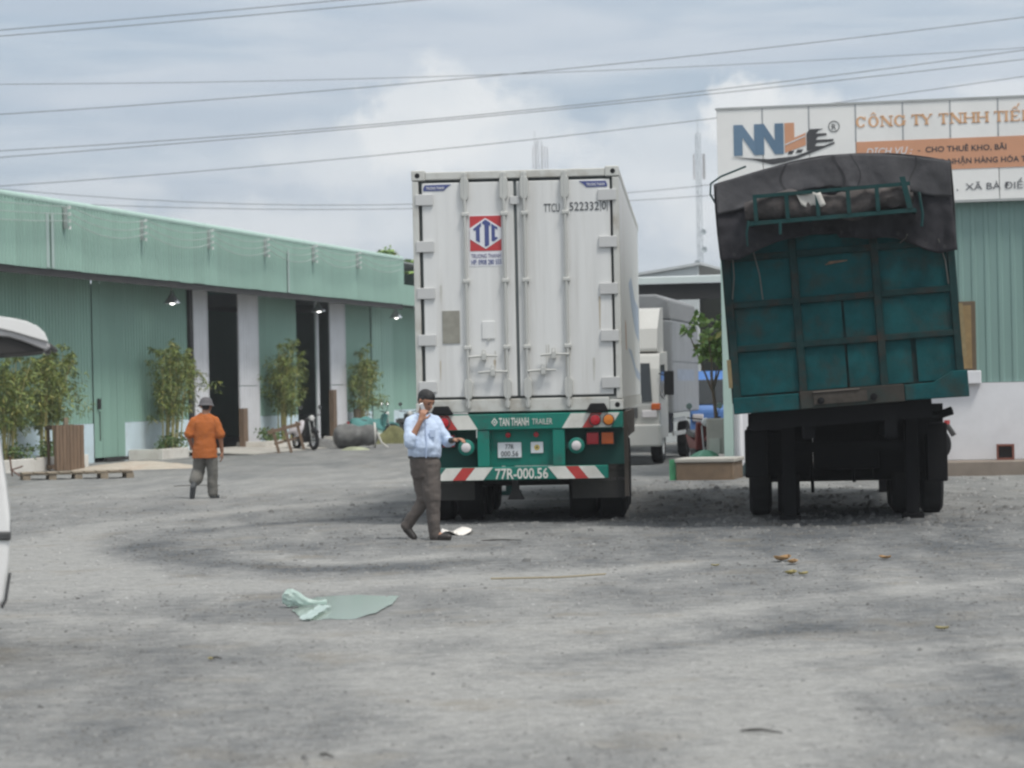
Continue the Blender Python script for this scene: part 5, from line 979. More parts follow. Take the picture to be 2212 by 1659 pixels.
# blue van far back
bm_ = M('van_blue', (.10, .22, .52), .35, var=.042); bvc = P(1545, 900, 65.8); BV = thing('blue_van', 'bright blue van seen between the lorry and the green building', 'van', (bvc.x + .25, 65.8, 0), R(-4))
mb = MB(); mb.prismx([(.0, .35), (-.02, 1.05), (.1, 1.2), (.45, 1.78), (.9, 1.98), (3.9, 1.98), (4.0, .35)], -.85, .85, bm_); vb = mb.build('body', BV, bevel=.07)
mb = MB(); mb.add([(-.74, .07, 1.18), (.74, .07, 1.18), (.68, .435, 1.76), (-.68, .435, 1.76)], [(0, 1, 2, 3)], glass_dk); mb.build('windscreen', vb, solid=.03)
mb = MB(); mb.box(-.7, .7, -.06, .0, .42, .62, dkgrey); mb.build('bumper', vb, bevel=.02)
for sx in (-1, 1):
    mb = MB(); mb.box(sx * .66 - .13, sx * .66 + .13, -.05, .02, .78, .95, lensw); mb.build('headlight', vb, bevel=.02)
    for y in (.7, 3.2):
        mb = MB(); mb.lathe([(.16, -.09), (.28, -.09), (.30, 0), (.28, .09), (.16, .09)], (sx * .76, y, .3), 'x', black, 20); q = mb.build('wheel', BV); mb = MB(); mb.lathe([(0, sx * .05), (.16, sx * .08)], (sx * .76, y, .3), 'x', grey_metal, 14); mb.build('rim', q)
# masts
mg = M('mast_grey', (.30, .31, .32), .6); mgl = M('mast_pale_grey', (.36, .40, .42), .6)
def mast(label, u, v_top, d, w, m, kind):
    p = P(u, v_top, d); t = thing('radio_mast', label, 'mast', (p.x, d, 0), 0, 'radio masts on the skyline'); Ht = p.z; k = max(6, int(Ht / 1.6))
    for i in range(3):
        a = i * 2.094 + .4; mb = MB(); mb.tube([(w * math.cos(a), w * math.sin(a), 0), (w * .9 * math.cos(a), w * .9 * math.sin(a), Ht)], .032, m, 5); mb.build('mast_leg', t)
    mb = MB()
    for i in range(k):
        for j in range(3):
            a, b = j * 2.094 + .4, (j + 1) * 2.094 + .4; z0, z1 = Ht * i / k, Ht * (i + 1) / k; mb.tube([(w * math.cos(a), w * math.sin(a), z0), (w * math.cos(b), w * math.sin(b), z1)], .018, m, 4); mb.tube([(w * math.cos(a), w * math.sin(a), z1), (w * math.cos(b), w * math.sin(b), z1)], .016, m, 4)
    mb.build('lattice', t)
    def ant(x, z0, z1, r=.042):
        mb = MB(); mb.tube([(x, -w, z0), (x, -w, z1)], r, M('antenna_grey', (.33, .31, .31), .6), 6); mb.build('antenna', t)
    if kind == 0:
        for x in (-.62, -.35, .38, .66, .95): ant(x, Ht - 3.0, Ht - .35 - abs(x) * .3)
        mb = MB(); mb.tube([(-.4, 0, Ht - .4), (-.4, 0, Ht + 1.2)], .03, m, 4); mb.build('lightning_rod', t)
    else:
        for x in (-.42, .42, .55): ant(x, Ht - 4.2, Ht - 1.9, .055)
        mb = MB(); mb.tube([(0, 0, Ht), (0, 0, Ht + 1.5)], .03, m, 4); mb.build('lightning_rod', t)
        for z, x in ((Ht - 9.0, .3), (Ht - 10.6, .35), (Ht - 11.8, -.3), (Ht - 12.6, .3)):
            mb = MB(); mb.lathe([(0, 0), (.28, -.1), (.26, .05), (0, .1)], (x, -w, z), 'y', m, 10); mb.build('dish', t)
mast('distant radio mast whose antennas rise just above the white container roof', 1163, 306, 300, .42, mg, 0)
mast('tall slender radio mast standing between the container and the company sign', 1507, 288, 250, .27, mgl, 1)
# trees behind the warehouse end
def tree(label, u, v, d, rx, rz):
    p = P(u, v, d); t = thing('tree', label, 'tree', (p.x, d, 0)); mb = MB(); mb.tube([(0, 0, -.1), (.1, 0, p.z * .5), (0, 0, p.z)], [.16, .12, .04], tr_m, 8); mb.build('trunk', t)
    mb = MB()
    for k in range(16): leaf_blob(mb, (random.gauss(0, rx * .5), random.gauss(0, rx * .5), p.z + random.gauss(0, rz * .5)), (rx * .4, rx * .4, rz * .35), 90, .32, lm, .2, .32)
    tag(mb.build('crown', t), kind='stuff')
tree('tree showing between the warehouse end and the white container', 884, 600, 118, 1.0, .9)
tree('thin tree top farther behind the warehouse end', 905, 590, 130, 1.3, .8)
# overhead wires
wire_m = M('overhead_wire', (.10, .10, .11), .6)
def wire(label, pts, d0, d1, r=.014):
    (u0, v0), (u1, v1), (u2, v2) = pts; us = np.linspace(-500, 2720, 26); W3 = []
    for u in us:
        l0 = (u - u1) * (u - u2) / ((u0 - u1) * (u0 - u2)); l1 = (u - u0) * (u - u2) / ((u1 - u0) * (u1 - u2)); l2 = (u - u0) * (u - u1) / ((u2 - u0) * (u2 - u1)); v = v0 * l0 + v1 * l1 + v2 * l2
        W3.append(P(u, v, d0 + (d1 - d0) * (u + 500) / 3220))
    mb = MB(); mb.tube(W3, r, wire_m, 5); tag(mb.build('overhead_wire'), label, 'wire', 'power lines across the sky')
wire('topmost overhead wire, crossing only the upper corner of the sky', ((0, 65), (375, 33), (750, -1)), 112, 118, .018); wire('second overhead wire from the top', ((0, 78), (460, 40), (915, -1)), 112, 118, .018)
wire('nearly level overhead wire that dips over the container before rising', ((0, 182), (1106, 160), (2212, 103)), 120, 126); wire('steep overhead wire that crosses above the nearly level one', ((0, 247), (1106, 160), (2212, 37)), 105, 112, .016)
wire('upper of the close pair of wires in the middle of the sky', ((0, 326), (1106, 241), (2212, 108)), 105, 112, .016); wire('lower of the close pair of wires in the middle of the sky', ((0, 340), (1106, 246), (2212, 128)), 105, 112, .016)
wire('overhead wire passing just above the container roof and behind the company sign', ((0, 402), (1106, 306), (1806, 222)), 105, 112, .015)
wire('sagging low wire just above the warehouse roof', ((0, 408), (445, 438), (1450, 408)), 128, 132, .015); wire('lowest sagging wire, meeting the container beside its upper hinges', ((150, 440), (885, 451), (1450, 428)), 130, 134, .015)

# ---------------------------------------------------------------- people: each body one continuous surface (voxel-fused limbs), clothes over it
skin_m = M('brown_skin', (.37, .185, .115), .55, var=.08, scale=8); hair_m = M('black_hair', (.012, .011, .011), .6, var=.3, scale=30, bump=.5, bscale=60); shoe_m = M('dark_leather', (.03, .025, .022), .5)
def limb(mb, p0, p1, r0, r1, m, n=12, fx=1.0, fy=1.0):
    p0, p1 = Vector(p0), Vector(p1); d = (p1 - p0); l = d.length; k = 5; prof = []
    for i in range(k + 1): a = math.pi / 2 * i / k; prof.append((r0 * math.sin(a), -r0 * math.cos(a)))
    for i in range(k + 1): a = math.pi / 2 * i / k; prof.append((r1 * math.cos(a), l + r1 * math.sin(a)))
    mb.lathe(prof, p0, d, m, n)
def loft(mb, secs, m, n=20):
    """closed stack of ellipses (centre, rx, ry)"""
    vs = []; k = len(secs)
    for c, rx, ry in secs:
        for j in range(n): a = 2 * math.pi * j / n; vs.append((c[0] + rx * math.cos(a), c[1] + ry * math.sin(a), c[2]))
    mb.add(vs, [(i * n + j, i * n + (j + 1) % n, (i + 1) * n + (j + 1) % n, (i + 1) * n + j) for i in range(k - 1) for j in range(n)] + [tuple(range(n - 1, -1, -1)), tuple(range((k - 1) * n, k * n))], m, True)
_fold = bpy.data.textures.new('cloth_folds', 'CLOUDS'); _fold.noise_scale = .12; _fold.noise_depth = 2
def fuse(mb, name, parent, vox=.011, smooth=5, fold=0.0):
    o = mb.build(name, parent); m = mb.mats[0]
    q = o.modifiers.new('r', 'REMESH'); q.mode = 'VOXEL'; q.voxel_size = vox
    q = o.modifiers.new('s', 'SMOOTH'); q.iterations = smooth; q.factor = .5
    if fold:
        q = o.modifiers.new('d', 'DISPLACE'); q.texture = _fold; q.strength = fold; q.mid_level = .5; q.texture_coords = 'LOCAL'
    bake(o, name); o.data.materials.clear(); o.data.materials.append(m); o.data.polygons.foreach_set('use_smooth', [True] * len(o.data.polygons)); o.data.polygons.foreach_set('material_index', [0] * len(o.data.polygons)); return o
def hand(mb, wrist, d, palm_n, m, curl=.6, L=.175):
    """palm, four bent fingers of unequal length and a thumb from the palm's side; d = pointing direction, palm_n = the way the palm faces"""
    w = Vector(wrist); d = Vector(d).normalized(); nrm = Vector(palm_n); nrm = (nrm - d * nrm.dot(d)).normalized(); sd_ = d.cross(nrm)
    for k, s in enumerate((-.027, -.009, .010, .028)): limb(mb, w + sd_ * s * .6, w + d * .085 + sd_ * s, .017, .014, m, 8)
    for k, (s, l) in enumerate(((-.030, .065), (-.010, .080), (.011, .075), (.031, .058))):
        a = w + d * .085 + sd_ * s; b = a + (d * math.cos(curl * .6) + nrm * math.sin(curl * .6)) * l * .5; c = b + (d * math.cos(curl * 1.5) + nrm * math.sin(curl * 1.5)) * l * .55
        limb(mb, a, b, .0105, .010, m, 8); limb(mb, b, c, .010, .0085, m, 8)
    a = w + d * .03 - sd_ * .03; b = a + (d * .6 - sd_ * .7 + nrm * .35).normalized() * .045; limb(mb, a, b, .015, .012, m, 8); limb(mb, b, b + (d * .85 - sd_ * .1 + nrm * .4).normalized() * .035, .012, .010, m, 8)
def head(mb, c, look, m, r=.098):
    """skull, jaw, nose, ears; look = facing direction"""
    c = Vector(c); f = Vector(look).normalized(); sd_ = f.cross(Vector((0, 0, 1))).normalized(); u = sd_.cross(f)
    def at(a, b, h): return c + f * a + sd_ * b + u * h
    limb(mb, at(-.018, 0, .03), at(.018, 0, .025), .082, .080, m, 14); limb(mb, at(.028, 0, -.02), at(.040, 0, -.085), .066, .040, m, 14); limb(mb, at(.03, .025, -.05), at(.03, -.025, -.05), .05, .05, m, 12)
    limb(mb, at(.092, 0, .015), at(.112, 0, -.022), .010, .015, m, 8); limb(mb, at(.08, .034, .030), at(.08, -.034, .030), .016, .016, m, 8)
    limb(mb, at(.080, .018, -.063), at(.080, -.018, -.063), .011, .011, m, 8)
    for s in (-1, 1): limb(mb, at(.0, s * .083, .012), at(-.006, s * .086, -.03), .018, .011, m, 8)
    return at
def eyes(at, parent):
    for s in (-1, 1):
        mb = MB(); mb.ball(at(.086, s * .032, .012), .012, M('eye_dark', (.02, .015, .012), .2), 8, 6); mb.build('eye', parent)
        mb = MB(); limb(mb, at(.094, s * .016, .034), at(.086, s * .048, .036), .005, .004, hair_m, 6); mb.build('eyebrow', parent)
    mb = MB(); limb(mb, at(.088, .022, -.064), at(.088, -.022, -.064), .006, .006, M('lips', (.22, .075, .06), .5), 6); mb.build('mouth', parent)

# --- man in the pale blue shirt, on the phone, walking past the trailer
pa = G(927, 1167); PA = thing('person', 'man in a pale blue shirt and brown trousers walking with a phone at his ear', 'person', (pa.x, pa.y, -.015))
# joints: x to the picture's right, y away, z up
Hc = Vector((-.005, -.02, 1.535)); look = Vector((.62, -.60, -.50))
sR, eR, wR = Vector((-.20, -.03, 1.325)), Vector((-.185, -.17, 1.085)), Vector((-.060, -.175, 1.325)); sL, eL, wL = Vector((.115, .05, 1.325)), Vector((.225, .02, 1.085)), Vector((.300, -.16, 1.105))
hipF, kF, aF = Vector((.03, -.02, .88)), Vector((.045, -.05, .47)), Vector((.070, -.02, .09)); hipB, kB, aB = Vector((-.085, .06, .88)), Vector((-.045, .05, .46)), Vector((-.245, .10, .155))
b = MB(); at = head(b, Hc, look, skin_m)
limb(b, (-.045, .02, 1.36), (-.02, .0, 1.47), .062, .056, skin_m)
loft(b, [((-.03, .02, .86), .14, .10), ((-.03, .01, .98), .15, .11), ((-.03, .0, 1.12), .145, .115), ((-.035, .01, 1.26), .135, .10), ((-.04, .015, 1.35), .06, .055)], skin_m)
limb(b, sR + Vector((.03, 0, -.03)), eR, .050, .044, skin_m); limb(b, eR, wR, .043, .028, skin_m); limb(b, sL + Vector((-.03, 0, -.03)), eL, .050, .044, skin_m); limb(b, eL, wL, .043, .028, skin_m)
hand(b, wR + Vector((0, 0, .0)), (.35, .05, .95), (.25, .95, -.1), skin_m, .9); hand(b, wL, (.75, -.55, .12), (.1, -.2, -1), skin_m, .7)
for h_, k_, a_ in ((hipF, kF, aF), (hipB, kB, aB)): limb(b, h_, k_, .085, .058, skin_m); limb(b, k_, a_, .055, .038, skin_m)
limb(b, aF, aF + Vector((.10, -.03, -.05)), .04, .035, skin_m); limb(b, aB, aB + Vector((.07, -.02, -.10)), .04, .03, skin_m)
body = fuse(b, 'body', PA, .009, 3); eyes(at, body)
# hair cap
b = MB(); f = look.normalized(); limb(b, at(-.026, 0, .044), at(.012, 0, .056), .084, .077, hair_m, 14); limb(b, at(-.048, 0, -.01), at(-.045, 0, .03), .060, .07, hair_m, 12)
for s in (-1, 1): limb(b, at(.005, s * .06, .04), at(-.02, s * .062, .0), .03, .025, hair_m, 8)
fuse(b, 'hair', PA, .009, 3, .010)
shirt_m = M('pale_blue_shirt', (.52, .615, .77), .8, var=.05, scale=9, bump=.15, bscale=30); trous_m = M('brown_grey_trousers', (.105, .088, .078), .85, var=.10, scale=9, bump=.15)
b = MB(); loft(b, [((-.035, .01, .905), .172, .140), ((-.03, -.01, .95), .182, .155), ((-.025, -.02, 1.03), .182, .168), ((-.03, -.01, 1.14), .172, .152), ((-.045, .0, 1.25), .178, .135), ((-.048, .01, 1.32), .135, .11), ((-.045, .015, 1.385), .07, .068)], shirt_m, 28)
limb(b, sR + Vector((.03, 0, -.02)), eR, .076, .068, shirt_m); limb(b, sR + Vector((.03, 0, -.01)), (-.07, .01, 1.36), .062, .05, shirt_m); limb(b, eR, eR.lerp(wR, .22), .069, .062, shirt_m); limb(b, sL - Vector((.03, 0, .02)), eL, .076, .066, shirt_m); limb(b, sL - Vector((.03, 0, .01)), (-.01, .01, 1.36), .062, .05, shirt_m); limb(b, eL, eL.lerp(wL, .38), .066, .058, shirt_m)
fuse(b, 'shirt', PA, .009, 2, .034)
b = MB(); limb(b, (-.115, .0, 1.385), (-.06, -.075, 1.375), .020, .017, shirt_m, 8); limb(b, (-.06, -.075, 1.375), (.0, -.085, 1.32), .02, .014, shirt_m, 8); limb(b, (.035, -.02, 1.385), (.01, -.08, 1.36), .02, .016, shirt_m, 8); limb(b, (-.11, .02, 1.39), (-.03, .075, 1.40), .02, .02, shirt_m, 8); fuse(b, 'collar', PA, .007, 2)
b = MB(); b.box(.035, .10, -.168, -.150, 1.14, 1.225, M('shirt_pocket', (.46, .55, .71), .8)); b.build('shirt_pocket', PA, bevel=.005)
b = MB(); b.tube([(-.01, -.10, 1.335), (-.005, -.155, 1.22), (.0, -.180, 1.10), (-.005, -.188, 1.0), (-.01, -.168, .92)], .009, M('shirt_placket', (.44, .53, .70), .8), 6); b.build('placket', PA)
b = MB(); loft(b, [((-.03, .01, .70), .13, .12), ((-.03, .01, .80), .158, .142), ((-.033, .005, .90), .166, .142), ((-.035, .0, .93), .165, .140)], trous_m, 26)
limb(b, hipF + Vector((.0, 0, -.04)), kF, .116, .088, trous_m); limb(b, kF, aF + Vector((-.005, 0, -.015)), .080, .068, trous_m); limb(b, hipB + Vector((0, 0, -.04)), kB, .116, .086, trous_m); limb(b, kB, aB + Vector((.0, 0, .02)), .078, .062, trous_m)
fuse(b, 'trousers', PA, .009, 2, .034)
b = MB(); loft(b, [((-.034, .0, .912), .176, .146), ((-.034, .0, .940), .176, .146)], M('dark_belt', (.03, .027, .025), .5), 28); b.build('belt', PA)
def shoe(an, toe, name='shoe'):
    b = MB(); an, toe = Vector(an), Vector(toe); h = an + (an - toe).normalized() * .03; limb(b, h, toe, .046, .036, shoe_m); limb(b, an + Vector((0, 0, .03)), h, .045, .043, shoe_m); limb(b, h - Vector((0, 0, .025)), toe - Vector((0, 0, .012)), .038, .032, shoe_m); fuse(b, name, PA if name == 'shoe' else None, .008, 2)
shoe((.075, -.02, .055), (.215, -.07, .048)); shoe((-.235, .10, .135), (-.165, .065, .045))
b = MB(); b.T = Matrix.Translation(Vector((-.035, -.125, 1.455))) @ Matrix.Rotation(R(-20), 4, 'Y') @ Matrix.Rotation(R(25), 4, 'Z'); b.box(-.024, .024, -.007, .007, -.06, .06, M('silver_phone', (.42, .42, .43), .3, .3)); ph = b.build('mobile_phone', None, bevel=.006); tag(ph, 'silver mobile phone held at the ear of the man in the pale blue shirt', 'phone'); ph.location = PA.location
mb = MB(); limb(mb, wL + Vector((-.035, .025, -.004)), wL + Vector((-.008, .005, 0)), .034, .033, M('watch_strap', (.04, .04, .035), .5), 10); mb.build('wristwatch', PA)

# --- man in the orange shirt, seen from behind
pb = G(447, 1078); PB = thing('person', 'man in an orange shirt, grey trousers and a grey cap walking away', 'person', (pb.x, pb.y, -.01))
sh_o = M('orange_shirt', (.42, .118, .024), .85, var=.10, scale=6, bump=.15, bscale=30); tr_g = M('faded_grey_trousers', (.15, .145, .13), .9, var=.22, scale=4, bump=.15); boot = M('grey_boot', (.05, .055, .058), .7)
b = MB(); at = head(b, (.015, .03, 1.485), (.10, .98, -.12), skin_m)
limb(b, (.0, -.01, 1.30), (.012, .01, 1.43), .062, .058, skin_m)
loft(b, [((-.01, .0, .80), .14, .10), ((-.01, .0, .95), .14, .10), ((-.01, 0, 1.15), .16, .105), ((-.005, 0, 1.26), .17, .10), ((0, 0, 1.33), .08, .06)], skin_m)
sl, el, wl = Vector((-.205, 0, 1.255)), Vector((-.265, -.02, 1.0)), Vector((-.225, .10, .82)); sr, er, wr = Vector((.19, 0, 1.25)), Vector((.235, -.03, .98)), Vector((.250, .05, .745))
for s_, e_, w_ in ((sl, el, wl), (sr, er, wr)): limb(b, s_.lerp(Vector((0, 0, 1.2)), .15), e_, .048, .042, skin_m); limb(b, e_, w_, .041, .028, skin_m)
hand(b, wr, (.0, .12, -1), (-.95, .1, 0), skin_m, .5); hand(b, wl, (.2, .4, -.85), (.9, .1, 0.1), skin_m, .8)
hl, kl, al = Vector((-.095, 0, .82)), Vector((-.125, .07, .46)), Vector((-.195, -.17, .20)); hr, kr, ar = Vector((.085, 0, .82)), Vector((.095, .02, .45)), Vector((.09, .03, .08))
for h_, k_, a_ in ((hl, kl, al), (hr, kr, ar)): limb(b, h_, k_, .08, .058, skin_m); limb(b, k_, a_, .054, .038, skin_m)
limb(b, ar, ar + Vector((.03, .12, -.04)), .04, .035, skin_m); limb(b, al, al + Vector((-.01, .02, -.13)), .038, .034, skin_m)
body = fuse(b, 'body', PB, .010, 3); eyes(at, body)
b = MB(); limb(b, at(-.04, 0, .0), at(-.04, 0, -.03), .07, .06, hair_m, 12); fuse(b, 'hair', PB, .010, 3, .01)
capm = M('grey_cap', (.11, .105, .11), .85, var=.15); b = MB(); c = at(-.005, 0, .052); b.lathe([(.0, .085), (.05, .078), (.088, .05), (.103, .0), (.110, -.03), (.132, -.055), (.132, -.062), (.10, -.045)], c, (0.02, .12, 1), capm, 22); b.build('cap', PB)
b = MB(); loft(b, [((-.018, .0, .655), .205, .155), ((-.015, -.0, .76), .200, .152), ((-.012, -.005, .92), .178, .135), ((-.008, -.01, 1.10), .178, .13), ((-.004, -.005, 1.22), .19, .12), ((0, 0, 1.295), .135, .095), ((.003, 0, 1.35), .068, .066)], sh_o, 28)
limb(b, sl + Vector((.03, 0, -.02)), sl.lerp(el, .82), .078, .082, sh_o); limb(b, sr - Vector((.03, 0, .02)), sr.lerp(er, .82), .078, .082, sh_o); limb(b, sl + Vector((.03, 0, -.01)), (-.04, 0, 1.33), .062, .05, sh_o); limb(b, sr - Vector((.03, 0, .01)), (.04, 0, 1.33), .062, .05, sh_o)
fuse(b, 'shirt', PB, .010, 2, .026)
b = MB(); loft(b, [((-.01, .0, .68), .15, .12), ((-.01, 0, .78), .158, .125), ((-.01, 0, .86), .15, .115)], tr_g, 24)
limb(b, hl - Vector((0, 0, .10)), kl, .108, .100, tr_g); limb(b, kl, kl.lerp(al, .52), .100, .105, tr_g); limb(b, hr - Vector((0, 0, .10)), kr, .106, .090, tr_g); limb(b, kr, ar + Vector((0, 0, .02)), .088, .078, tr_g)
fuse(b, 'trousers', PB, .010, 2, .03)
b = MB(); limb(b, kl.lerp(al, .55), al, .052, .050, boot); limb(b, al, al + Vector((-.022, .03, -.155)), .050, .042, boot); fuse(b, 'boot', PB, .009, 2)
b = MB(); limb(b, ar, ar + Vector((.0, -.02, -.035)), .052, .045, boot); limb(b, ar + Vector((0, -.02, -.035)), ar + Vector((.06, .13, -.04)), .045, .038, boot); fuse(b, 'boot', PB, .009, 2)

# ---------------------------------------------------------------- white van at the picture's edge, tailgate up (its tail points to the right)
vw = M('van_white', (.78, .77, .75), .3, var=.03, dirt=(.58, .56, .52), damt=.3); vtrim = M('van_black_trim', (.06, .06, .06), .5); vin = M('tailgate_lining', (.035, .033, .032), .8)
vy = 17.4; xr = P(22, 1120, vy).x; VT = thing('white_van', 'white van at the edge of the picture with its tailgate raised', 'van', (xr, vy, 0), R(10.3))
prof = [(-4.5, .40), (-.09, .365), (-.045, .40), (-.02, .60), (-.002, .78), (.0, .90), (-.018, 1.10), (-.05, 1.35), (-.115, 1.62), (-.22, 1.85), (-.40, 1.93), (-3.2, 1.93), (-3.9, 1.25), (-4.5, 1.05)]
mb = MB(); mb.prism(prof, -.78, .78, vw); vb = mb.build('body', VT, bevel=.05, segs=3)
mb = MB(); mb.prism([(-.55, .775), (.004, .775), (.004, .83), (-.55, .83)], -.795, .795, vtrim); mb.build('bumper_strip', vb, bevel=.012)
mb = MB(); mb.tube([(-.06, -.785, .37), (-.035, -.79, .42), (-.022, -.79, .50), (-.008, -.785, .58)], .010, vtrim, 6); mb.build('bumper_seam', vb)
for a, bx_ in ((-3.0, -2.1), (-2.0, -.45)):
    mb = MB(); mb.prism([(a, 1.25), (bx_, 1.25), (bx_ - .05, 1.78), (a, 1.78)], -.788, -.775, glass_dk); mb.build('side_window', vb)
for x in (-3.6, -1.0):
    for y in (-.68, .68):
        mb = MB(); mb.lathe([(.18, -.1), (.29, -.1), (.31, 0), (.29, .1), (.18, .1)], (x, y, .31), 'y', black, 22); q = mb.build('wheel', VT); mb = MB(); mb.lathe([(0, -.06), (.18, -.1), (.18, .05)], (x, y, .31), 'y', grey_metal, 16); mb.build('rim', q)
# tailgate: curved slab, white skin above, grey rim and dark lining beneath
def tg_z(x): return 0
kx = (vy - .74) / F_PX
def tx(u): return (u - 15) * kx
zh = P(60, 865, vy).z
def tzv(v, u=60): return P(u, v, vy - .72).z
outer = [(-60, 676), (0, 683), (30, 687), (58, 693), (82, 704), (97, 718), (104, 735)]; rim = [(104, 738), (70, 728), (30, 716), (0, 709), (-60, 704)]; lining = [(0, 722), (-60, 715)]
def pp(l): return [(tx(u), tzv(v, u)) for u, v in l]
mb = MB(); mb.prism((pp(outer) + pp(rim))[::-1], -.70, .70, vw); tgt = mb.build('tailgate', VT, bevel=.022, segs=3)
mb = MB(); mb.prism((pp([(-60, 705), (0, 710), (30, 717), (70, 729), (101, 738), (110, 748), (100, 756), (80, 748), (50, 736), (20, 727), (-60, 722)]))[::-1], -.685, .685, M('tailgate_rim_grey', (.40, .39, .39), .5)); mb.build('inner_rim', tgt, bevel=.01)
mb = MB(); mb.prism((pp([(-60, 723), (20, 728), (50, 737), (80, 749), (98, 757), (60, 762), (0, 766), (-60, 768)]))[::-1], -.66, .66, vin); mb.build('lining', tgt, bevel=.008)
mb = MB(); mb.prism((pp([(103, 735), (112, 738), (128, 752), (126, 757), (112, 750), (114, 760), (104, 762), (98, 754)]))[::-1], -.25, .25, vtrim); mb.build('tailgate_handle', tgt, bevel=.006)
for y in (-.6, .6):
    mb = MB(); mb.tube([(-.30, y, 1.80), (-.12, y, tzv(760, 10))], .012, grey_metal, 6); mb.build('gas_strut', VT)
mb = MB(); mb.box(-.5, -.28, -.5, .5, 1.92, tzv(700, -20), vtrim); mb.build('tailgate_hinge', VT)

# ---------------------------------------------------------------- things lying on the yard
bagm = M('pale_green_film', (.60, .74, .68), .4, var=.15, scale=14, trans=.45); g = G(640, 1312); 
g = G(633, 1309); mb = MB()
prof_b = ((-.085, .05, .006), (-.08, .055, .035), (-.055, .064, .060), (-.01, .066, .070), (.03, .056, .058), (.07, .040, .042), (.11, .028, .028), (.16, .020, .019), (.21, .016, .016), (.25, .022, .020), (.262, .02, .007))
def bg(p, q):
    k = q * (len(prof_b) - 1); i = min(int(k), len(prof_b) - 2); f = k - i; x, zc_, r = [prof_b[i][n] * (1 - f) + prof_b[i + 1][n] * f for n in range(3)]; a = p * 2 * math.pi
    r *= 1 + .45 * (vnoise(math.cos(a) * 2.5 + 9, q * 9 + math.sin(a) * 2.5) - .5) + .3 * (vnoise(math.cos(a) * 6 + 5, q * 22 + math.sin(a) * 6) - .5); return (x, .9 * r * math.cos(a), zc_ * .95 + r * math.sin(a) + .004)
mb.grid(bg, 26, 26, bagm); o = mb.build('plastic_bag'); o.location = (g.x, g.y, .0); tag(o, 'crumpled pale green plastic bag lying at the edge of the puddle', 'bag')
mb = MB(); cs = [G(u, v, .006) for u, v in ((646, 1338), (668, 1341), (716, 1311), (690, 1309))]
mb.grid(lambda p, q: tuple((cs[0] * (1 - p) + cs[1] * p) * (1 - q) + (cs[3] * (1 - p) + cs[2] * p) * q + Vector((0, 0, .018 * vnoise(p * 4, q * 9)))), 6, 12, bagm); o = mb.build('plastic_film'); tag(o, 'flat scrap of pale green film trailing from the bag into the puddle', 'plastic film')
mb = MB(); a, b_, c = G(1060, 1256), G(1210, 1253), G(1308, 1246); a.z = b_.z = c.z = .025; mb.tube([a, b_, c], .009, M('dry_straw', (.30, .26, .18), .85), 5); tag(mb.build('bamboo_stick'), 'long thin pale stick lying on the gravel beyond the puddle', 'stick')
lf = M('dry_leaf', (.33, .20, .09), .85, var=.3, scale=8); lf2 = M('yellow_dry_leaf', (.32, .27, .11), .85, var=.3)
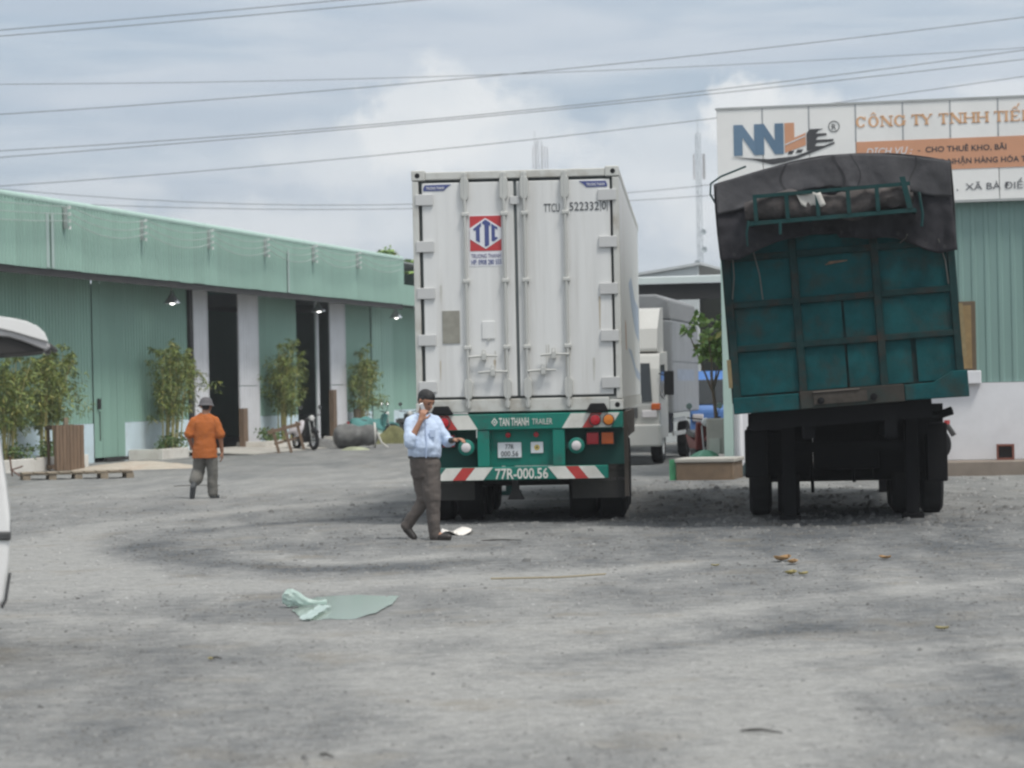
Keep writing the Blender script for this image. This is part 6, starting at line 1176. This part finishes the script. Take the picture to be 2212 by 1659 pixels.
for i, (u, v, s, m, lab) in enumerate(((1690, 1212, .14, lf, 'largest curled orange dry leaf on the gravel before the teal trailer'), (1712, 1217, .10, lf, 'smaller orange dry leaf touching the largest one'), (1708, 1240, .10, lf2, 'yellow dry leaf below the pair of orange leaves'), (1735, 1241, .07, lf2, 'small yellow dry leaf beside the other yellow leaf'),
                              (1545, 1223, .05, lf2, 'small yellow leaf left of the pair of orange leaves'), (1912, 1208, .09, lf, 'dull orange dry leaf lying apart, farther right before the teal trailer'), (2035, 1362, .06, lf2, 'yellowish dry leaf on the bare gravel at the right'), (2010, 1018, .09, lf, 'orange scrap by the plinth of the green building'), (455, 1430, .035, lf2, 'tan leaf on the gravel in the left foreground'))):
    g = G(u, v); mb = MB(); r = RNG.uniform(0, 6)
    mb.grid(lambda p, q: (s * .75 * (2 * p - 1), s * .5 * (2 * q - 1) * (1 - abs(2 * p - 1) ** 2) ** .5, s * .22 * (2 * q - 1) ** 2 + s * .14 * abs(2 * p - 1) ** 2 + .012), 8, 4, m); o = mb.build('dry_leaf', solid=.002); o.location = (g.x, g.y, float(ground_z(g.x, g.y))); o.rotation_euler = (0, 0, r); tag(o, lab, 'leaf', 'dry leaves on the gravel')
g = G(985, 1153); mb = MB(); mb.grid(lambda p, q: (-.16 + .34 * p, -.45 + .9 * q, .03 + .03 * math.sin(p * 7 + q * 3)), 6, 4, M('white_paper', (.78, .74, .68), .8, var=.05)); o = mb.build('paper_sheet', solid=.003); o.location = (g.x, g.y, 0); tag(o, 'white sheet of paper lying on the gravel by the phoning man\'s front foot', 'paper')
tw = M('dark_twig', (.075, .072, .066), .9); tws = ((1040, 1172, 1128, 1170, 'dark twig lying between the phoning man and the container trailer'), (1600, 1585, 1690, 1588, 'dark twig in the right foreground'), (375, 1052, 475, 1049, 'thin dark twig by the feet of the man in orange'), (455, 1429, 480, 1428, 'short dark twig in the left foreground'), (690, 2080 / 1.273, 720, 1636, 'short twig at the very bottom of the picture'))
for (u0, v0, u1, v1, lab) in tws:
    a, b_ = G(u0, v0), G(u1, v1); a.z = float(ground_z(a.x, a.y)) + .015; b_.z = float(ground_z(b_.x, b_.y)) + .012; md = (a + b_) / 2 + Vector((0, .10 * (b_ - a).length, .008)); mb = MB(); mb.tube([a, a.lerp(md, .5) + Vector((0, .03 * (b_ - a).length, 0)), md, b_], [.005, .009, .008, .004], tw, 6); tag(mb.build('twig'), lab, 'twig', 'twigs on the gravel')

# ---------------------------------------------------------------- thin humid haze over the whole place (name = haze)
def make_haze():
    mb = MB(); m = bpy.data.materials.new('humid_haze'); m.use_nodes = True; N = m.node_tree.nodes; L = m.node_tree.links; N.clear()
    o_ = N.new('ShaderNodeOutputMaterial'); v = N.new('ShaderNodeVolumePrincipled'); v.inputs['Color'].default_value = (.93, .95, .97, 1); v.inputs['Density'].default_value = .0006; v.inputs['Anisotropy'].default_value = .3; L.new(v.outputs[0], o_.inputs['Volume'])
    mb.box(-1600, 1600, -400, 3200, -1.2, 36, m); tag(mb.build('haze'), kind='stuff')
make_haze()
